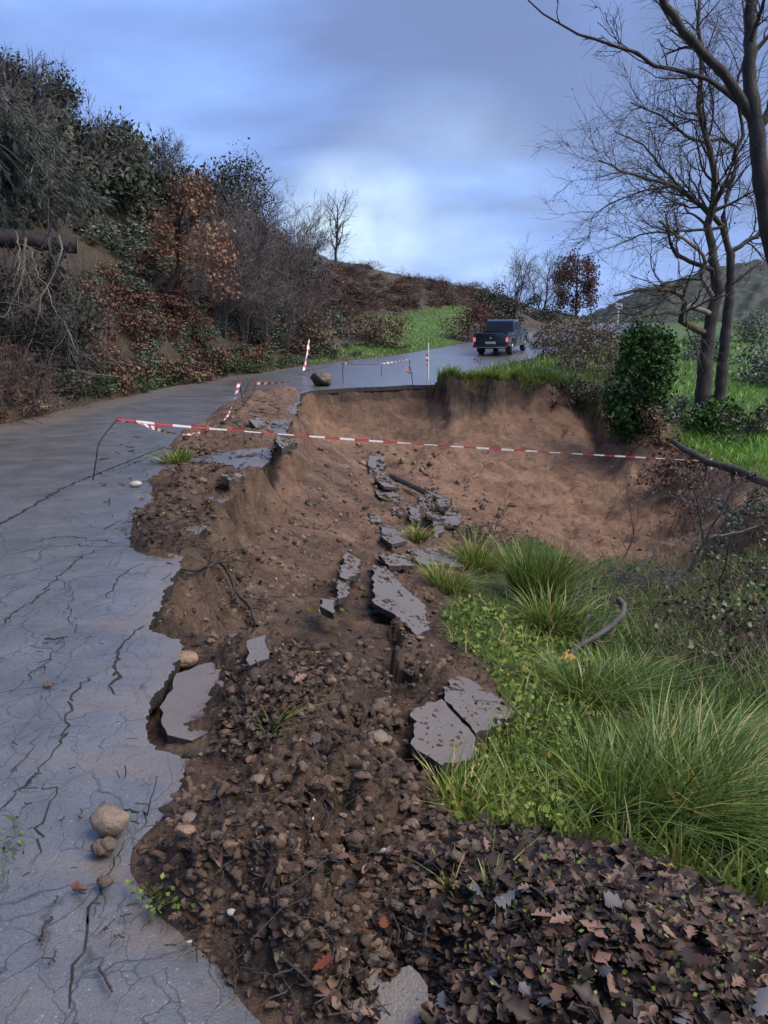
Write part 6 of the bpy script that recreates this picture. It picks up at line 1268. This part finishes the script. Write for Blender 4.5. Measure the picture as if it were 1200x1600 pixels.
# ------------------------------------------------------------------ leaves, weeds and grass
def oakleaf_tpl(k=9):
    """half outline of a leaf with rounded lobes, unit length"""
    t = np.linspace(0, 1, k); return t, .34 * np.sin(np.pi * np.clip(t, .01, 1) ** .85) ** .75 * (.70 + .30 * np.cos(2 * np.pi * 4.0 * t + 2.6)) + .012
LT, LW = oakleaf_tpl()
def leaf_sheets(P, size, r, tiltamt=.35, tint=None, LT=LT, lobe=(.0, .30)):
    n = len(P); k = len(LT); th = r.random(n) * 6.283; sz = size * np.ones(n)
    u = LT[None] - .5; cur = r.normal(0, .6, (n, 1)); cup = r.normal(.25, .5, (n, 1)); lb = r.uniform(lobe[0], lobe[1], (n, 1)); tt_ = LT[None]; wj = .34 * np.sin(np.pi * np.clip(tt_, .01, 1) ** r.uniform(.7, 1.2, (n, 1))) ** .75 * (1 - lb + lb * np.cos(2 * np.pi * r.uniform(2.6, 4.4, (n, 1)) * tt_ + 2.6)) + .012; wj = wj * (1 + .12 * r.normal(size=(n, k))) * r.uniform(.8, 1.15, (n, 1))
    mid = np.stack([u * np.ones((n, 1)), np.zeros((n, k)), cur * u ** 2], -1); lf = np.stack([u + .012 * r.normal(size=(n, k)), wj, cur * u ** 2 + cup * wj ** 1.0 * .9], -1); rt = np.stack([u + .012 * r.normal(size=(n, k)), -wj, cur * u ** 2 + cup * wj * r.uniform(.2, 1.3, (n, 1))], -1)
    L = np.stack([lf, mid, rt], 2) * sz[:, None, None, None]                     # n,k,3,3
    ax, ay = r.normal(0, tiltamt, n), r.normal(0, tiltamt, n); c, s = np.cos(th), np.sin(th)
    X, Y, Z = L[..., 0], L[..., 1], L[..., 2]; Z = Z + ax[:, None, None] * X + ay[:, None, None] * Y
    W_ = np.stack([X * c[:, None, None] - Y * s[:, None, None], X * s[:, None, None] + Y * c[:, None, None], Z], -1) + P[:, None, None]
    idx = np.arange(n * k * 3).reshape(n, k, 3); F = np.concatenate([np.stack([idx[:, :-1, j], idx[:, 1:, j], idx[:, 1:, j + 1], idx[:, :-1, j + 1]], -1).reshape(-1, 4) for j in (0, 1)])
    return W_.reshape(-1, 3), F, np.repeat(r.random(n) if tint is None else tint, k * 3)
L_LITTER = M_leaf('wet_fallen_leaves', [(0, (0.014, 0.009, 0.007)), (.45, (0.030, 0.019, 0.014)), (.75, (0.064, 0.039, 0.028)), (.92, (0.115, 0.068, 0.046)), (1, (0.15, 0.092, 0.066))], .45, .25, 0, 3, .6)
rl = np.random.default_rng(31)
P_LIT2 = [(690, 1290), (780, 1292), (1000, 1334), (1205, 1425), (1500, 1560), (1500, 1850), (700, 1850), (690, 1605), (700, 1480), (660, 1370)]
a = Acc()
h = scatter(P_LIT2, 6500, 0, 4, rl); h = h[(fbm(h[:, 0] * 3.2, h[:, 1] * 3.2, 3, 93) > -.05) | (rl.random(len(h)) < .22)]; a.add(*leaf_sheets(h + np.array([0, 0, .008]) + rl.random((len(h), 1)) * [0, 0, .02], rl.uniform(.016, .05, len(h)), rl, .3))
h = scatter([(640, 1270), (1205, 1390), (1205, 1460), (690, 1605), (560, 1600), (600, 1400)], 700, 0, 4, rl); a.add(*leaf_sheets(h + np.array([0, 0, .015]), rl.uniform(.02, .05, len(h)), rl, .3))
for poly, n, y0 in ((P_SOILALL, 650, 0), ([(360, 1040), (460, 1000), (560, 1060), (470, 1120), (400, 1200), (330, 1180)], 420, 0), ([(680, 1180), (800, 1130), (800, 1180), (720, 1210)], 60, 0), ([(760, 1080), (830, 1100), (860, 1140), (800, 1130)], 50, 0), (P_GRASS, 420, 0), (P_BANKTOP, 200, 4), ([(560, 1480), (690, 1490), (690, 1600), (480, 1600)], 90, 0)):
    h = scatter(poly, n, y0, 16, rl, False); a.add(*leaf_sheets(h + np.array([0, 0, .012]), rl.uniform(.022, .05, len(h)) * np.clip(h[:, 1] / 5, 1, 1.6), rl))
tag(obj('leaf_litter', a.mesh('leaf_litter', True), L_LITTER), 'dark wet fallen leaves covering the near bank and soil', 'leaves', None, 'stuff')
# the leaves that can be picked out singly
LEAFM = []
for nm, st in (('brown', [(0, (.10, .05, .036)), (1, (.19, .10, .072))]), ('pinkish', [(0, (.21, .115, .09)), (1, (.30, .18, .145))]), ('grey_violet', [(0, (.10, .095, .115)), (1, (.17, .16, .185))]), ('rust', [(0, (.17, .045, .025)), (1, (.27, .08, .04))]), ('dark', [(0, (.03, .02, .018)), (1, (.06, .04, .034))])):
    LEAFM.append(M_leaf('leaf_' + nm, [(p_, tuple(c_ * .62 for c_ in q_)) for p_, q_ in st], .5, .25, 0, 25, .5))
LEAFME = []
for i in range(10):
    V, F, T = leaf_sheets(np.zeros((1, 3)), 1.0, np.random.default_rng(600 + i), .15, None, np.linspace(0, 1, 19), (.16, .34)); me = mesh_np('fallen_leaf', V, F, True, {'tint': T}); me.materials.append(LEAFM[(0, 1, 2, 3, 4, 0, 1, 0, 2, 4)[i]]); LEAFME.append(me)
spots = [(645 + 280, 1480, .075, 1), (700 + 250, 1560, .075, 1), (735 + 230, 1432, .08, 2), (860, 1470, .075, 0), (1010, 1500, .07, 0), (600, 1468, .05, 3), (820, 1405, .07, 2), (470, 1075, .075, 1), (315, 1122, .085, 1), (570, 1475, .05, 3), (505, 1530, .06, 3), (210, 1458, .045, 0), (275, 1462, .04, 0), (125, 1462, .03, 3), (50, 1440, .03, 0), (490, 1172, .06, 2), (555, 1345, .06, 2), (1190, 1590, .085, 2), (1060, 1420, .07, 4)]
h = scatter(P_LIT2, 190, 0, 4, rl)
allp = [(tuple(hit([px], [py])[0]), s, k) for px, py, s, k in spots] + [(tuple(p), float(rl.uniform(.04, .072)), int(rl.choice([0, 1, 2, 4, 5, 7, 8, 9, 9, 4]))) for p in h]
for p, s, k in allp:
    o = bpy.data.objects.new('fallen_leaf', LEAFME[k]); COL.objects.link(o); o.parent = ground; onr = polysd(np.array([p[0]]), np.array([p[1]]), ROADPOLY_NP)[0] > 0 and p[2] < -.02
    o.location = (p[0], p[1], (float(road_z(p[0], p[1])) if onr else p[2]) + .03 + .01 * rl.random()); o.scale = (s, s, s); o.rotation_euler = (rl.normal(0, .3), rl.normal(0, .3), rl.random() * 6.28)
# weeds with broad leaves
a = Acc()
for poly, n, s in (([(690, 965), (740, 930), (900, 1000), (1000, 1060), (960, 1130), (880, 1180), (960, 1290), (880, 1305), (720, 1285), (680, 1240), (760, 1180), (800, 1110), (740, 1030)], 3600, .034), (P_GRASS, 2600, .03), ([(690, 1290), (1190, 1420), (1190, 1590), (720, 1590)], 260, .014), ([(430, 970), (540, 960), (560, 1000), (450, 1010)], 16, .04), ([(195, 1410), (260, 1400), (300, 1440), (240, 1460)], 60, .018), ([(-5, 1340), (40, 1330), (50, 1400), (10, 1440), (-5, 1440)], 45, .02)):
    h = scatter(poly, n, 0, 15, rl, False); hz = np.abs(rl.normal(.035, .03, len(h))); onr = (polysd(h[:, 0], h[:, 1], ROADPOLY_NP) > 0) & (h[:, 2] < 0); h[onr, 2] = .006; h[:, 2] += hz * np.where(onr, .3, 1)
    a.add(*leaves(h, s * np.clip(h[:, 1] / 4, 1, 1.8), rl, 1.2, .75))
tag(obj('weeds', a.mesh('weeds'), L_WEED), 'bright green low weeds on the sunken bank', 'weeds', None, 'stuff')
# short grass
def lawn(name, label, poly, n, h0, h1, w, mat, ymin=0, ymax=200, offroad=True, seg=4, px=False):
    r = np.random.default_rng(n); h = scatter(poly, n, ymin, ymax, r, offroad); k = len(h); hg = r.uniform(h0, h1, k); ww = (w * h[:, 1] / FPX) if px else w
    tt = np.clip(.5 + .5 * fbm(h[:, 0] * .8, h[:, 1] * .8, 3, 91) + .25 * r.normal(size=k), 0, 1)
    V, F, T = blades(h - [0, 0, .02], hg, ww, r.normal(0, .5, (k, 2)) + [.1, -.05], .7, r, seg, tt); return tag(obj(name, mesh_np(name, V, F, False, {'tint': T}), mat), label, 'grass', None, 'stuff')
lawn('bank_grass', 'short green grass on the sunken bank at right', P_GRASS, 17000, .05, .24, .0045, L_GRASS, 0, 15, seg=3)
lawn('gully_grass', 'rough green grass in the right gully', [(900, 880), (1205, 860), (1205, 1130), (960, 1110), (900, 1000)], 5500, .08, .35, .0055, L_TUSS, 4, 15)
lawn('terrace_grass', 'green grass under the ivy bush and fallen pole', [(1040, 690), (1205, 640), (1205, 760), (1150, 740), (1080, 720)], 2200, .1, .3, .8, L_FIELD, 14, 30, px=True, seg=3)
lawn('verge_grass', 'yellow green grass on the verge beyond the scar', P_VERGE, 6500, .15, .42, .75, L_VERGE, 20.5, 45, px=True, seg=3)
lawn('field_grass', 'bright green grass of the olive field', [(1030, 530), (1205, 510), (1205, 700), (1160, 700), (1060, 650), (1030, 600)], 5000, .12, .30, .8, L_FIELD, 19, 90, px=True, seg=3)
lawn('meadow_grass', 'bright green grass of the small meadow beyond the bend', P_MEADOW, 5000, .08, .17, .6, L_FIELD, 33, 75, px=True, seg=3)
lawn('roadside_grass', 'short grass fringe along the left road edge', [(330, 600), (470, 575), (640, 545), (640, 555), (480, 582), (330, 606)], 900, .06, .18, .8, L_VERGE, 24, 50, px=True, seg=3)
lawn('dry_bank_grass', 'dry stalks scattered over brush and bank', [(900, 540), (990, 520), (1000, 640), (940, 640)], 900, .2, .6, .7, L_DRY, 20, 45, px=True, seg=3)
lawn('gully_stalks', 'dry stalks in the right gully', [(960, 930), (1205, 900), (1205, 1120), (1000, 1090)], 1300, .1, .4, .004, L_DRY, 5, 14)
# fine twigs strewn about
def twig_litter():
    r = np.random.default_rng(66); a = Acc()
    for poly, n, L in ((P_SOILALL, 350, .16), (P_LIT2, 160, .12), (P_BANKTOP, 160, .3), (P_GRASS, 200, .25), ([(0, 1000), (230, 980), (230, 1400), (330, 1500), (0, 1600)], 60, .05), ([(150, 690), (260, 700), (220, 860), (160, 860)], 40, .12)):
        h = scatter(poly, n, 0, 22, r, False); k = len(h); onr = (polysd(h[:, 0], h[:, 1], ROADPOLY_NP) > .02); h[onr, 2] = np.maximum(h[onr, 2], road_z(h[onr, 0], h[onr, 1]))
        d = unit(r.normal(size=(k, 3)) * [1, 1, .18]); t = np.linspace(-.5, .5, 5)[None, :, None]; P = h[:, None] + [0, 0, .012] + t * d[:, None] * (L * r.uniform(.4, 1.3, (k, 1, 1))) + r.normal(0, .05 * L, (k, 5, 3)) * [1, 1, .3]
        V, F = tubes(P, np.full((k, 5), 1.0) * (r.uniform(.0012, .003, (k, 1)) * np.clip(h[:, 1:2] / 4, 1, 2.5)), 4); a.add(V, F)
    tag(obj('twig_litter', a.mesh('twig_litter'), B_DARK), 'thin twigs strewn over soil, leaves and road', 'twigs', None, 'stuff')
twig_litter()

def hanging_roots():
    r = np.random.default_rng(88); n = 150; X = r.uniform(1.3, 7.2, n); yl = np.interp(X, lx, ly); zl = np.interp(X, lx, lz)
    S = np.stack([X, yl - .02, zl - r.uniform(.02, .25, n)], 1); L = r.uniform(.15, .75, n)
    d = np.stack([r.normal(0, .35, n), -r.uniform(.15, .5, n), -np.ones(n)], 1); t = np.linspace(0, 1, 6)[None, :, None]
    P = S[:, None] + t * d[:, None] * L[:, None, None] + r.normal(0, .03, (n, 6, 3)) * t
    P[:, :, 2] = np.maximum(P[:, :, 2], Hs(P[:, :, 0].ravel(), P[:, :, 1].ravel()).reshape(n, 6) + .015)
    V, F = tubes(P, np.linspace(1, .3, 6)[None] * r.uniform(.004, .013, (n, 1)), 4)
    tag(obj('hanging_roots', mesh_np('hanging_roots', V, F, True), B_DARK), 'torn dark roots hanging from the grassy lip of the scar', 'roots', None, 'stuff')
    m = 900; X = r.uniform(1.4, 7.0, m); B = np.stack([X, np.interp(X, lx, ly) + r.uniform(-.06, .25, m), np.zeros(m)], 1); B[:, 2] = Hs(B[:, 0], B[:, 1]) - .02
    V, F, T = blades(B, r.uniform(.15, .4, m), .011, np.stack([r.normal(0, .4, m), -np.abs(r.normal(.6, .4, m))], 1), 1.3, r, 4)
    tag(obj('lip_grass', mesh_np('lip_grass', V, F, False, {'tint': T}), L_VERGE), 'grass hanging over the lip of the scar', 'grass', None, 'stuff')
hanging_roots()
